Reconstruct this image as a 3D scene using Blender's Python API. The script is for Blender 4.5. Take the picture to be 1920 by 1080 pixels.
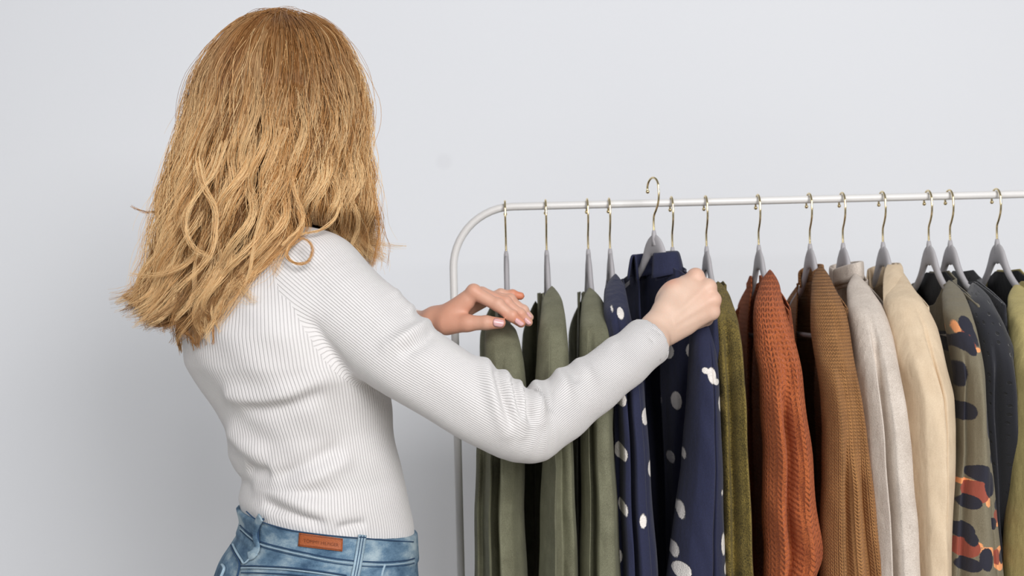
import bpy, math, random
import numpy as np
from mathutils import Vector

for o in list(bpy.data.objects):
    bpy.data.objects.remove(o)
sc = bpy.context.scene
COL = sc.collection
R0 = math.radians

# ------------------------------------------------------------------ camera
FPX = 2050.0
ROLL = R0(1.4)
CAM_Z = 1.40
cd = bpy.data.cameras.new('camera')
cam = bpy.data.objects.new('camera', cd)
COL.objects.link(cam)
cam.location = (0, 0, CAM_Z)
cam.rotation_euler = (R0(90), ROLL, 0)
cd.sensor_width = 36
cd.lens = 36 * FPX / 1920
cd.clip_start = 0.05
cd.dof.use_dof = True
cd.dof.focus_distance = 1.45
cd.dof.aperture_fstop = 5.6
sc.camera = cam

# ------------------------------------------------------------------ world, lights, exposure
sc.view_settings.view_transform = 'Standard'
sc.view_settings.look = 'None'
sc.view_settings.gamma = 1
sc.view_settings.use_curve_mapping = False
sc.view_settings.exposure = -0.22
w = bpy.data.worlds.new('world')
sc.world = w
w.use_nodes = True
w.node_tree.nodes['Background'].inputs[0].default_value = (0.93, 0.96, 1.0, 1)
w.node_tree.nodes['Background'].inputs[1].default_value = 0.24


def area(name, loc, target, sx, sy, power, color):
    ld = bpy.data.lights.new(name, 'AREA')
    ld.shape = 'RECTANGLE'
    ld.size = sx
    ld.size_y = sy
    ld.energy = power
    ld.color = color
    o = bpy.data.objects.new(name, ld)
    o.location = loc
    d = Vector(target) - Vector(loc)
    o.rotation_euler = d.to_track_quat('-Z', 'Y').to_euler()
    COL.objects.link(o)
    return o


# daylight from a large window behind the photographer
area('window_light', (1.0, -1.5, 2.5), (0.1, 1.8, 1.2), 1.6, 1.4, 138, (1.0, 0.99, 0.985))
area('left_fill_light', (-2.2, -1.0, 2.3), (-0.2, 2.0, 1.3), 1.6, 1.6, 26, (0.98, 0.99, 1.0))  # weak fill added from the left to lift the wall, no window there

rng = np.random.RandomState(7)
random.seed(7)


# ------------------------------------------------------------------ helpers
def at(px, py, Y):
    """pixel of the 1920x1080 photograph and a distance -> world point"""
    u, v = px - 960.0, 540.0 - py
    c, s = math.cos(ROLL), math.sin(ROLL)
    return np.array([(u * c + v * s) * Y / FPX, Y, CAM_Z + (-u * s + v * c) * Y / FPX])


def link_mesh(name, verts, faces, mat, parent=None, smooth=True, uv=None, attrs=None, cols=None):
    me = bpy.data.meshes.new(name)
    verts = np.asarray(verts, dtype=np.float32)
    if isinstance(faces, np.ndarray):
        k = faces.shape[1]
        nf = len(faces)
        me.vertices.add(len(verts))
        me.vertices.foreach_set('co', verts.ravel())
        me.loops.add(nf * k)
        me.loops.foreach_set('vertex_index', faces.astype(np.int32).ravel())
        me.polygons.add(nf)
        me.polygons.foreach_set('loop_start', np.arange(0, nf * k, k, dtype=np.int32))
        me.polygons.foreach_set('loop_total', np.full(nf, k, dtype=np.int32))
        me.update(calc_edges=True)
    else:
        me.from_pydata([tuple(v) for v in verts], [], faces)
    if uv is not None:                       # per-vertex uv
        lay = me.uv_layers.new(name='UVMap')
        li = np.empty(len(me.loops), dtype=np.int32)
        me.loops.foreach_get('vertex_index', li)
        lay.data.foreach_set('uv', np.asarray(uv, dtype=np.float32)[li].ravel())
    if attrs:
        for k_, a in attrs.items():
            at_ = me.attributes.new(k_, 'FLOAT', 'POINT')
            at_.data.foreach_set('value', np.asarray(a, dtype=np.float32))
    if cols is not None:
        at_ = me.attributes.new('tint', 'FLOAT_COLOR', 'POINT')
        at_.data.foreach_set('color', np.asarray(cols, dtype=np.float32).ravel())
    if smooth:
        me.polygons.foreach_set('use_smooth', np.ones(len(me.polygons), dtype=bool))
    me.materials.append(mat)
    me.validate()
    o = bpy.data.objects.new(name, me)
    COL.objects.link(o)
    if parent is not None:
        o.parent = parent
        o.matrix_parent_inverse = parent.matrix_world.inverted() if False else o.matrix_parent_inverse
        # vertices are given in world space: move them into the parent's frame
        pl = np.array(parent_origin(parent), dtype=np.float32)
        v2 = verts - pl
        me.vertices.foreach_set('co', v2.ravel())
        me.update()
    return o


def parent_origin(p):
    loc = Vector(p.location)
    while p.parent is not None:
        p = p.parent
        loc = loc + Vector(p.location)
    return loc


def thing(name, label, cat, loc, group=None):
    o = bpy.data.objects.new(name, None)
    o.empty_display_size = 0.05
    o.location = tuple(loc)
    COL.objects.link(o)
    o['label'] = label
    o['category'] = cat
    if group:
        o['group'] = group
    return o


def grid_faces(nr, nc, closed_c=False):
    r = np.arange(nr - 1)[:, None]
    c = np.arange(nc if closed_c else nc - 1)[None, :]
    c2 = (c + 1) % nc
    a = r * nc + c
    b = r * nc + c2
    d = (r + 1) * nc + c
    e = (r + 1) * nc + c2
    return np.stack([a, b, e, d], -1).reshape(-1, 4)


def sweep(points, radii, nseg=12, flat=None, up=None, closed_ends=True):
    """tube along points; radii per point (r) or (r_up, r_side)"""
    P = np.asarray(points, float)
    n = len(P)
    T = np.gradient(P, axis=0)
    T /= np.linalg.norm(T, axis=1)[:, None] + 1e-12
    up = np.array(up if up is not None else (0, 0, 1.0), float)
    N = up - T[0] * np.dot(up, T[0])
    if np.linalg.norm(N) < 1e-3:
        N = np.array((0, 1.0, 0)) - T[0] * T[0][1]
    N /= np.linalg.norm(N)
    V = []
    rr = np.asarray(radii, float)
    if rr.ndim == 0:
        rr = np.full((n, 2), float(rr))
    elif rr.ndim == 1:
        rr = np.stack([rr, rr], 1)
    th = np.linspace(0, 2 * np.pi, nseg, endpoint=False)
    for i in range(n):
        N = N - T[i] * np.dot(N, T[i])
        N /= np.linalg.norm(N) + 1e-12
        Bv = np.cross(T[i], N)
        V.append(P[i] + np.outer(np.cos(th) * rr[i, 0], N) + np.outer(np.sin(th) * rr[i, 1], Bv))
    V = np.concatenate(V)
    F = [tuple(f) for f in grid_faces(n, nseg, True)]
    if closed_ends:
        F.append(tuple(range(nseg))[::-1])
        F.append(tuple((n - 1) * nseg + k for k in range(nseg)))
    return V, F


def join_vf(parts):
    V, F, o = [], [], 0
    for v, f in parts:
        V.append(v)
        F += [tuple(i + o for i in q) for q in f]
        o += len(v)
    return np.concatenate(V), F


def ball(c, r, seg=16, rings=10):
    c = np.asarray(c, float)
    rx, ry, rz = (r, r, r) if np.isscalar(r) else r
    V = [c + (0, 0, rz)]
    for i in range(1, rings):
        a = math.pi * i / rings
        for j in range(seg):
            b = 2 * math.pi * j / seg
            V.append(c + (rx * math.sin(a) * math.cos(b), ry * math.sin(a) * math.sin(b), rz * math.cos(a)))
    V.append(c - (0, 0, rz))
    F = [(0, 1 + j, 1 + (j + 1) % seg) for j in range(seg)]
    for i in range(rings - 2):
        for j in range(seg):
            a = 1 + i * seg
            F.append((a + j, a + seg + j, a + seg + (j + 1) % seg, a + (j + 1) % seg))
    L = len(V) - 1
    a = 1 + (rings - 2) * seg
    F += [(a + j, L, a + (j + 1) % seg) for j in range(seg)]
    return np.array(V), F


def box_vf(lo, hi):
    x0, y0, z0 = lo
    x1, y1, z1 = hi
    V = np.array([(x0, y0, z0), (x1, y0, z0), (x1, y1, z0), (x0, y1, z0), (x0, y0, z1), (x1, y0, z1), (x1, y1, z1), (x0, y1, z1)], float)
    F = [(0, 3, 2, 1), (4, 5, 6, 7), (0, 1, 5, 4), (1, 2, 6, 5), (2, 3, 7, 6), (3, 0, 4, 7)]
    return V, F


def smooth_curve(ctrl, n):
    """Catmull-Rom through control points (any dimension)"""
    C = np.asarray(ctrl, float)
    m = len(C)
    t = np.linspace(0, m - 1 - 1e-9, n)
    i = np.floor(t).astype(int)
    f = (t - i)[:, None]
    p0 = C[np.clip(i - 1, 0, m - 1)]
    p1 = C[i]
    p2 = C[np.clip(i + 1, 0, m - 1)]
    p3 = C[np.clip(i + 2, 0, m - 1)]
    return 0.5 * ((2 * p1) + (-p0 + p2) * f + (2 * p0 - 5 * p1 + 4 * p2 - p3) * f ** 2 + (-p0 + 3 * p1 - 3 * p2 + p3) * f ** 3)


def sstep(x, a, b):
    t = np.clip((x - a) / (b - a), 0, 1)
    return t * t * (3 - 2 * t)


def s2l(r, g, b):
    f = lambda c: (c / 255 / 12.92) if c / 255 <= 0.04045 else ((c / 255 + 0.055) / 1.055) ** 2.4
    return (f(r), f(g), f(b), 1)


# ------------------------------------------------------------------ signed-distance modelling
def smin(a, b, k):
    h = np.clip(0.5 + 0.5 * (b - a) / k, 0, 1)
    return b + (a - b) * h - k * h * (1 - h)


def smax(a, b, k):
    return -smin(-a, -b, k)


def cap(p, a, b, ra, rb):
    a = np.asarray(a, float)
    b = np.asarray(b, float)
    ba = b - a
    t = np.clip(((p - a) @ ba) / (ba @ ba + 1e-12), 0, 1)
    return np.linalg.norm(p - a - t[:, None] * ba, axis=1) - (ra + (rb - ra) * t)


def ell(p, c, r, M=None):
    q = p - np.asarray(c, float)
    if M is not None:
        q = q @ M            # columns of M = local axes
    r = np.asarray(r, float)
    k0 = np.linalg.norm(q / r, axis=1)
    k1 = np.linalg.norm(q / (r * r), axis=1) + 1e-9
    return k0 * (k0 - 1) / k1


def chain(p, pts, rad, k=0.01):
    d = None
    for i in range(len(pts) - 1):
        e = cap(p, pts[i], pts[i + 1], rad[i], rad[i + 1])
        d = e if d is None else smin(d, e, k)
    return d


def bounded(f, c, r, margin=0.03):
    c = np.asarray(c, float)

    def g(p):
        dc = np.linalg.norm(p - c, axis=1) - r
        out = dc + margin * 0.3
        m = dc < margin
        if m.any():
            out[m] = f(p[m])
        return out
    return g


def chunked(f, p, n=400000):
    if len(p) <= n:
        return f(p)
    return np.concatenate([f(p[i:i + n]) for i in range(0, len(p), n)])


def sdf_mesh(f, lo, hi, h, slack=1.6, project=2):
    B = 8
    lo = np.asarray(lo, float)
    hi = np.asarray(hi, float)
    nb = np.ceil((hi - lo) / (h * B)).astype(int)
    I = np.stack(np.meshgrid(*[np.arange(k) for k in nb], indexing='ij'), -1).reshape(-1, 3)
    cen = lo + (I + 0.5) * h * B
    d = chunked(f, cen)
    act = I[np.abs(d) < h * B * 0.87 * slack + 2 * h]
    g = np.stack(np.meshgrid(*[np.arange(B + 1)] * 3, indexing='ij'), -1).reshape(-1, 3)
    N = nb * B + 2
    cells, poss, edges = [], [], []
    off = [(0, 0, 0), (1, 0, 0), (0, 1, 0), (1, 1, 0), (0, 0, 1), (1, 0, 1), (0, 1, 1), (1, 1, 1)]
    E = [(0, 1), (2, 3), (4, 5), (6, 7), (0, 2), (1, 3), (4, 6), (5, 7), (0, 4), (1, 5), (2, 6), (3, 7)]
    offa = np.array(off, float)
    for s in range(0, len(act), 500):
        A = act[s:s + 500]
        gi = A[:, None, :] * B + g[None]
        P = lo + gi.reshape(-1, 3) * h
        v = chunked(f, P).reshape(len(A), B + 1, B + 1, B + 1)
        ins = v < 0
        cor = np.stack([v[:, i:i + B, j:j + B, k:k + B] for i, j, k in off], -1)
        ci = cor < 0
        m = ci.any(-1) & ~ci.all(-1)
        ids = np.argwhere(m)
        if len(ids):
            cv = cor[m]
            acc = np.zeros((len(ids), 3))
            cnt = np.zeros(len(ids))
            for a, b in E:
                x = (cv[:, a] < 0) != (cv[:, b] < 0)
                t = np.where(x, cv[:, a] / (cv[:, a] - cv[:, b] + 1e-20), 0)
                pt = offa[a] + t[:, None] * (offa[b] - offa[a])
                acc += np.where(x[:, None], pt, 0)
                cnt += x
            loc = acc / cnt[:, None]
            gc = A[ids[:, 0]] * B + ids[:, 1:]
            cells.append((gc[:, 0] * N[1] + gc[:, 1]) * N[2] + gc[:, 2])
            poss.append(lo + (gc + loc) * h)
        for ax in range(3):
            sl0 = [slice(None)] + [slice(0, B)] * 3
            sl1 = [slice(None)] + [slice(0, B)] * 3
            sl1[ax + 1] = slice(1, B + 1)
            a = ins[tuple(sl0)]
            b = ins[tuple(sl1)]
            e = np.argwhere(a != b)
            if len(e):
                gc = A[e[:, 0]] * B + e[:, 1:]
                flip = a[a != b]
                o1 = np.zeros(3, int)
                o2 = np.zeros(3, int)
                o1[(ax + 1) % 3] = 1
                o2[(ax + 2) % 3] = 1
                q = [gc, gc - o1, gc - o1 - o2, gc - o2]
                q = np.stack([(c[:, 0] * N[1] + c[:, 1]) * N[2] + c[:, 2] for c in q], 1)
                q[~flip] = q[~flip][:, ::-1]
                edges.append(q)
    K = np.concatenate(cells)
    V = np.concatenate(poss)
    o = np.argsort(K)
    K = K[o]
    V = V[o]
    Q = np.concatenate(edges)
    idx = np.searchsorted(K, Q)
    idx = np.clip(idx, 0, len(K) - 1)
    ok = (K[idx] == Q).all(1)
    F = idx[ok]
    for _ in range(project):
        d0, G = grad(f, V, h * 0.5)
        st = np.clip(d0 / (np.linalg.norm(G, axis=1) ** 2 + 1e-6), -h, h)
        V = V - G * st[:, None] * 0.8
    return V, F


def grad(f, P, e=0.001):
    d0 = chunked(f, P)
    G = np.stack([chunked(f, P + np.eye(3)[i] * e) - d0 for i in range(3)], 1) / e
    return d0, G


def vnormals(V, F):
    n = np.cross(V[F[:, 1]] - V[F[:, 0]], V[F[:, 2]] - V[F[:, 0]]) + np.cross(V[F[:, 2]] - V[F[:, 0]], V[F[:, 3]] - V[F[:, 0]])
    N = np.zeros_like(V)
    for k in range(4):
        for c in range(3):
            N[:, c] += np.bincount(F[:, k], weights=n[:, c], minlength=len(V))
    return N / (np.linalg.norm(N, axis=1)[:, None] + 1e-12)


def lap_smooth(V, F, it=2, lam=0.5):
    for _ in range(it):
        S = np.zeros_like(V)
        cnt = np.zeros(len(V))
        for k in range(4):
            a = F[:, k]
            b = F[:, (k + 1) % 4]
            for c in range(3):
                S[:, c] += np.bincount(a, weights=V[b, c], minlength=len(V)) + np.bincount(b, weights=V[a, c], minlength=len(V))
            cnt += np.bincount(a, minlength=len(V)) + np.bincount(b, minlength=len(V))
        V = V + lam * (S / np.maximum(cnt, 1)[:, None] - V)
    return V


# ------------------------------------------------------------------ materials
class NT:
    def __init__(s, name):
        s.m = bpy.data.materials.new(name)
        s.m.use_nodes = True
        s.t = s.m.node_tree
        s.b = s.t.nodes['Principled BSDF']

    def n(s, kind, **kw):
        nd = s.t.nodes.new(kind)
        for k, v in kw.items():
            if k.startswith('i_'):
                nd.inputs[int(k[2:])].default_value = v
            else:
                setattr(nd, k, v)
        return nd

    def l(s, a, b):
        s.t.links.new(a, b)

    def math(s, op, a, b=None, c=None):
        nd = s.n('ShaderNodeMath', operation=op)
        for i, x in enumerate((a, b, c)):
            if x is None:
                continue
            if isinstance(x, (int, float)):
                nd.inputs[i].default_value = x
            else:
                s.l(x, nd.inputs[i])
        return nd.outputs[0]

    def coord(s, kind='Object'):
        return s.n('ShaderNodeTexCoord').outputs[kind]

    def noise(s, vec, scale, detail=3, rough=0.5):
        nd = s.n('ShaderNodeTexNoise')
        nd.inputs['Scale'].default_value = scale
        nd.inputs['Detail'].default_value = detail
        nd.inputs['Roughness'].default_value = rough
        if vec is not None:
            s.l(vec, nd.inputs['Vector'])
        return nd.outputs[0]

    def mapr(s, v, a, b, c, d, clamp=True):
        nd = s.n('ShaderNodeMapRange')
        nd.clamp = clamp
        s.l(v, nd.inputs[0])
        for i, x in enumerate((a, b, c, d)):
            nd.inputs[i + 1].default_value = x
        return nd.outputs[0]

    def mix(s, f, a, b):
        nd = s.n('ShaderNodeMix', data_type='RGBA')
        if isinstance(f, (int, float)):
            nd.inputs[0].default_value = f
        else:
            s.l(f, nd.inputs[0])
        for i, x in ((6, a), (7, b)):
            if isinstance(x, (tuple, list)):
                nd.inputs[i].default_value = x
            else:
                s.l(x, nd.inputs[i])
        return nd.outputs[2]

    def attr(s, name, out='Fac'):
        return s.n('ShaderNodeAttribute', attribute_name=name).outputs[out]

    def base(s, c):
        if isinstance(c, (tuple, list)):
            s.b.inputs['Base Color'].default_value = c
        else:
            s.l(c, s.b.inputs['Base Color'])

    def bump(s, h, dist, strength=1.0):
        nd = s.n('ShaderNodeBump')
        nd.inputs['Distance'].default_value = dist
        nd.inputs['Strength'].default_value = strength
        s.l(h, nd.inputs['Height'])
        s.l(nd.outputs[0], s.b.inputs['Normal'])

    def set(s, **kw):
        for k, v in kw.items():
            s.b.inputs[k.replace('_', ' ')].default_value = v
        return s


def knit_height(t, uv, fu, fv, slope=0.9):
    """stockinette chevrons in (u across, v along) metres"""
    sx = t.n('ShaderNodeSeparateXYZ')
    t.l(uv, sx.inputs[0])
    # slight wobble
    u = t.math('MULTIPLY', sx.outputs[0], fu)
    fr = t.math('ABSOLUTE', t.math('SUBTRACT', t.math('FRACT', u), 0.5))
    v = t.math('MULTIPLY', sx.outputs[1], fv)
    ph = t.math('ADD', v, t.math('MULTIPLY', fr, slope * 2))
    s1 = t.math('SINE', t.math('MULTIPLY', ph, 6.2832))
    col = t.math('SINE', t.math('MULTIPLY', t.math('ADD', fr, 0.0), 6.2832))
    return t.math('ADD', t.math('MULTIPLY', s1, 0.5), t.math('MULTIPLY', col, 0.9))


def cloth(name, col, col2=None, rough=0.85, sheen=0.3, nscale=900, bump=0.0006, knit=None, var=0.12, fuzz=0, wrink=7):
    t = NT(name)
    c = t.coord('Object')
    n1 = t.noise(c, nscale, 2, 0.7)
    n2 = t.noise(c, 30, 4, 0.6)
    c2 = col2 or tuple(min(1, x * (1 + 2.2 * var)) for x in col[:3]) + (1,)
    c1 = tuple(x * (1 - var) for x in col[:3]) + (1,)
    f = t.math('ADD', t.math('MULTIPLY', n1, 0.65), t.math('MULTIPLY', n2, 0.35))
    t.base(t.mix(t.mapr(f, 0.35, 0.65, 0, 1), c1, c2))
    t.set(Roughness=rough)
    t.b.inputs['Sheen Weight'].default_value = sheen
    t.b.inputs['Sheen Roughness'].default_value = 0.4
    t.b.inputs['Sheen Tint'].default_value = tuple(min(1, x * 1.5 + 0.1) for x in col[:3]) + (1,)
    h = n1
    if knit:
        uv = t.coord('UV')
        kh = knit_height(t, uv, knit[0], knit[1], knit[2] if len(knit) > 2 else 0.9)
        if fuzz:
            kh = t.math('ADD', kh, t.math('MULTIPLY', t.noise(c, 260, 3, 0.7), fuzz))
        h = t.math('ADD', t.math('MULTIPLY', n1, 0.4), kh)
    if wrink:
        mp_ = t.n('ShaderNodeMapping')
        mp_.inputs['Scale'].default_value = (1, 1, 0.4)
        t.l(c, mp_.inputs[0])
        h = t.math('ADD', h, t.math('MULTIPLY', t.noise(mp_.outputs[0], 34, 3, 0.5), wrink * 0.0006 / bump))
    t.bump(h, bump)
    return t


def plain(name, col, rough=0.5, metal=0.0, nscale=200, bump=0.0, var=0.03):
    t = NT(name)
    c = t.coord('Object')
    n = t.noise(c, nscale, 3)
    t.base(t.mix(n, tuple(x * (1 - var) for x in col[:3]) + (1,), tuple(min(1, x * (1 + var)) for x in col[:3]) + (1,)))
    t.set(Roughness=rough, Metallic=metal)
    if bump:
        t.bump(n, bump)
    return t


M = {}
t = NT('wall_paint')
c = t.coord('Object')
vd = t.n('ShaderNodeVectorMath', operation='DISTANCE')
t.l(c, vd.inputs[0])
vd.inputs[1].default_value = ((832 - 960) / 2050 * 2.62 + 0.008, 2.62, 1.40 + 240 / 2050 * 2.62)
scuff = t.math('MULTIPLY', t.mapr(vd.outputs['Value'], 0.012, 0.024, 1, 0), 0.28)
t.base(t.mix(scuff, t.mix(t.noise(c, 1.6, 3), s2l(236, 238, 243), s2l(239, 241, 245)), s2l(222, 223, 228)))
t.set(Roughness=0.9)
t.bump(t.noise(c, 260, 4, 0.6), 0.0004)
M['wall'] = t.m
t = NT('floor_boards')
c = t.coord('Object')
wv = t.n('ShaderNodeTexBrick')
wv.inputs['Color1'].default_value = s2l(200, 194, 186)
wv.inputs['Color2'].default_value = s2l(190, 184, 176)
wv.inputs['Mortar'].default_value = s2l(110, 92, 72)
wv.inputs['Scale'].default_value = 1.0
wv.inputs['Mortar Size'].default_value = 0.003
wv.inputs['Brick Width'].default_value = 1.4
wv.inputs['Row Height'].default_value = 0.14
t.l(c, wv.inputs['Vector'])
t.base(wv.outputs[0])
t.set(Roughness=0.5)
M['floor'] = t.m
M['rack'] = plain('white_powder_coated_steel', s2l(226, 224, 222), 0.35).m
M['rubber'] = plain('grey_plastic_foot', s2l(120, 120, 122), 0.6).m
M['gold'] = plain('pale_gold_wire', (0.83, 0.68, 0.40, 1), 0.16, 1.0).m
M['velvet_hanger'] = plain('grey_flocked_plastic', s2l(176, 173, 176), 0.8, 0, 900, 0.0002).m

# sweater with ribs laid out by attributes
t = NT('white_ribbed_knit')
pa, pt_, mk = t.attr('rib_sleeve'), t.attr('rib_torso'), t.attr('is_sleeve')
sel = t.math('GREATER_THAN', mk, 0.5)
ph = t.math('ADD', t.math('MULTIPLY', pa, sel), t.math('MULTIPLY', pt_, t.math('SUBTRACT', 1.0, sel)))
fr = t.math('ABSOLUTE', t.math('SUBTRACT', t.math('FRACT', ph), 0.5))      # 0 mid rib .. 0.5 groove
groove = t.mapr(fr, 0.30, 0.5, 1, 0)
c = t.coord('Object')
fine = t.noise(c, 1500, 2, 0.6)
t.base(t.mix(t.noise(c, 900, 2, 0.7), s2l(214, 211, 210), s2l(226, 223, 222)))
t.set(Roughness=0.9)
t.b.inputs['Sheen Weight'].default_value = 0.25
t.bump(t.math('ADD', groove, t.math('MULTIPLY', fine, 0.25)), 0.0008)
M['sweater'] = t.m

t = NT('skin')
c = t.coord('Object')
n = t.noise(c, 45, 4, 0.6)
redm = t.attr('blush_shade')
b0 = t.mix(n, s2l(210, 178, 158), s2l(220, 190, 170))
t.base(t.mix(redm, b0, s2l(212, 124, 88)))
t.set(Roughness=0.5)
t.b.inputs['Subsurface Weight'].default_value = 0.12
t.b.inputs['Subsurface Radius'].default_value = (0.012, 0.005, 0.003)
t.b.inputs['Subsurface Scale'].default_value = 0.5
t.bump(t.noise(c, 700, 3, 0.6), 0.00025)
M['skin'] = t.m
t = plain('pink_nail', s2l(226, 178, 178), 0.22)
M['nail'] = t.m

t = NT('blond_hair')
cc = t.attr('tint', 'Color')
t.base(cc)
t.set(Roughness=0.38)
t.b.inputs['Specular IOR Level'].default_value = 0.3
t.b.inputs['Anisotropic'].default_value = 0.5
M['hair'] = t.m
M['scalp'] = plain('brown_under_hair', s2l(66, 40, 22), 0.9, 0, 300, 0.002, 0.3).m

# denim
t = NT('faded_blue_denim')
c = t.coord('Object')
mp = t.n('ShaderNodeMapping')
mp.inputs['Scale'].default_value = (1, 1, 1.8)
t.l(c, mp.inputs[0])
fade = t.noise(mp.outputs[0], 17, 5, 0.62)
grain = t.noise(c, 1400, 2, 0.7)
f = t.math('ADD', t.math('MULTIPLY', fade, 0.85), t.math('MULTIPLY', grain, 0.22))
cr = t.n('ShaderNodeValToRGB')
t.l(f, cr.inputs[0])
cr.color_ramp.elements[0].position = 0.40
cr.color_ramp.elements[0].color = s2l(50, 80, 108)
cr.color_ramp.elements[1].position = 0.68
cr.color_ramp.elements[1].color = s2l(172, 190, 198)
e = cr.color_ramp.elements.new(0.53)
e.color = s2l(98, 128, 152)
t.base(cr.outputs[0])
t.set(Roughness=0.85)
t.bump(grain, 0.0005)
M['denim'] = t.m
M['seam'] = cloth('pale_seam_denim', s2l(146, 168, 182), None, 0.85, 0.1, 1500, 0.0005, var=0.25, wrink=0).m
M['seam_dark'] = cloth('dark_indigo_stitching', s2l(34, 62, 92), None, 0.85, 0.1, 1500, 0.0005, var=0.2, wrink=0).m
M['leather'] = plain('tan_leather', s2l(160, 84, 42), 0.55, 0, 600, 0.0006, 0.15).m
M['leather_dark'] = plain('burnt_leather', s2l(112, 54, 26), 0.7).m

GREEN = s2l(92, 90, 70)
M['green'] = cloth('sage_green_velvet', GREEN, s2l(130, 130, 106), 0.8, 0.3, 1100, 0.0005).m
M['olive'] = cloth('olive_boucle', s2l(70, 60, 26), s2l(146, 126, 60), 0.9, 0.25, 420, 0.003, var=0.3).m
M['rust'] = cloth('rust_mohair_knit', s2l(168, 80, 38), s2l(216, 120, 64), 0.95, 0.6, 700, 0.0030, (95, 130, 0.75), var=0.16, fuzz=2.2).m
M['tan'] = cloth('caramel_knit', s2l(146, 98, 54), s2l(186, 134, 82), 0.9, 0.35, 900, 0.0016, (210, 210, 0.8), var=0.12, fuzz=0.6).m
M['oat'] = cloth('oatmeal_wool', s2l(188, 175, 163), s2l(222, 211, 200), 0.95, 0.4, 700, 0.0008, var=0.06).m
M['cream'] = cloth('cream_fabric', s2l(206, 182, 152), s2l(222, 202, 174), 0.85, 0.2, 1200, 0.0003, var=0.05).m
M['navy_plain'] = cloth('dark_navy_fabric', s2l(16, 18, 34), None, 0.85, 0.2, 1200, 0.0004).m
M['mustard'] = cloth('mustard_fabric', s2l(164, 150, 98), s2l(196, 182, 122), 0.85, 0.25, 1100, 0.0004, var=0.08).m
M['black_lining'] = cloth('black_lining', s2l(20, 20, 24), None, 0.8, 0.1, 900, 0.0003).m


def spotted(name, basec, basec2, layers, nscale=1100, sheen=0.08):
    """cloth whose printed or tufted marks are stored as distances at the vertices"""
    t = NT(name)
    c = t.coord('Object')
    n1 = t.noise(c, nscale, 2, 0.7)
    col = t.mix(t.mapr(n1, 0.35, 0.65, 0, 1), basec, basec2)
    wob = t.math('MULTIPLY', t.math('SUBTRACT', t.noise(c, 420, 2, 0.6), 0.5), 0.0016)
    hsum = t.math('MULTIPLY', n1, 0.5)
    for att, cc, raised in layers:
        d = t.math('ADD', t.attr(att), wob)
        m = t.mapr(d, 0.0004, -0.0004, 0, 1)
        col = t.mix(m, col, cc)
        if raised:
            hsum = t.math('ADD', hsum, t.math('MULTIPLY', m, t.math('ADD', 1.5, t.math('MULTIPLY', t.noise(c, 500, 2, 0.6), 2.0))))
    t.base(col)
    t.set(Roughness=0.85)
    t.b.inputs['Sheen Weight'].default_value = sheen
    mp_ = t.n('ShaderNodeMapping')
    mp_.inputs['Scale'].default_value = (1, 1, 0.4)
    t.l(c, mp_.inputs[0])
    hsum = t.math('ADD', hsum, t.math('MULTIPLY', t.noise(mp_.outputs[0], 34, 3, 0.5), 5.0))
    t.bump(hsum, 0.0008)
    return t.m


M['polka'] = spotted('navy_polka_dot', s2l(23, 27, 53), s2l(34, 39, 72), [('mark_a', s2l(238, 232, 226), True)])
M['leopard'] = spotted('khaki_leopard_print', s2l(112, 104, 84), s2l(130, 122, 102),
                       [('mark_c', s2l(244, 164, 108), False), ('mark_b', s2l(150, 74, 58), False), ('mark_a', s2l(34, 34, 48), False)])
t = NT('black_dotted_fabric')
uv = t.coord('UV')
vo = t.n('ShaderNodeTexVoronoi')
vo.inputs['Scale'].default_value = 70
vo.inputs['Randomness'].default_value = 0.35
t.l(uv, vo.inputs['Vector'])
m_ = t.mapr(vo.outputs[0], 0.16, 0.22, 1, 0)
n1 = t.noise(t.coord('Object'), 1100, 2, 0.7)
t.base(t.mix(m_, t.mix(n1, s2l(20, 21, 28), s2l(32, 33, 43)), s2l(16, 16, 20)))
t.set(Roughness=0.8)
t.b.inputs['Sheen Weight'].default_value = 0.25
t.bump(t.math('ADD', t.math('MULTIPLY', n1, 0.4), t.math('MULTIPLY', m_, 1.6)), 0.0008)
M['black_dot'] = t.m

# ------------------------------------------------------------------ the setting
WALL_Y = 2.62


def struct(name, vf, mat):
    o = link_mesh(name, vf[0], vf[1], mat, smooth=False)
    o['kind'] = 'structure'
    return o


struct('wall_back', box_vf((-4.0, WALL_Y, 0), (4.0, WALL_Y + 0.12, 2.9)), M['wall'])
struct('floor', box_vf((-4.0, -3.0, -0.1), (4.0, WALL_Y + 0.12, 0)), M['floor'])
struct('baseboard_back', box_vf((-4.0, WALL_Y - 0.016, 0), (4.0, WALL_Y, 0.09)), M['wall'])

# ------------------------------------------------------------------ clothes rack
YR = 1.80
ZR = CAM_Z + 152.5 / FPX * YR
XL = at(855, 700, YR)[0]
XR = 0.985
RT = 0.0064
BR = 0.100
rack = thing('clothes_rack', 'white tubular steel clothes rack with rounded corners, filled with hanging clothes', 'clothes rack', ((XL + XR) / 2, YR, 0))
th = np.linspace(0, np.pi / 2, 14)
path = [(XL, YR, 0.05), (XL, YR, 0.5), (XL, YR, 1.0), (XL, YR, ZR - BR - 0.02)]
path += [(XL + BR - BR * math.cos(a), YR, ZR - BR + BR * math.sin(a)) for a in th]
path += [(XL + BR + 0.03, YR, ZR), (0.3, YR, ZR), (XR - BR - 0.03, YR, ZR)]
path += [(XR - BR + BR * math.sin(a), YR, ZR - BR + BR * math.cos(a)) for a in th]
path += [(XR, YR, ZR - BR - 0.02), (XR, YR, 1.0), (XR, YR, 0.5), (XR, YR, 0.05)]
v, f = sweep(path, RT, 16, up=(0, 1, 0))
link_mesh('rail', v, f, M['rack'], rack)
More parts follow.
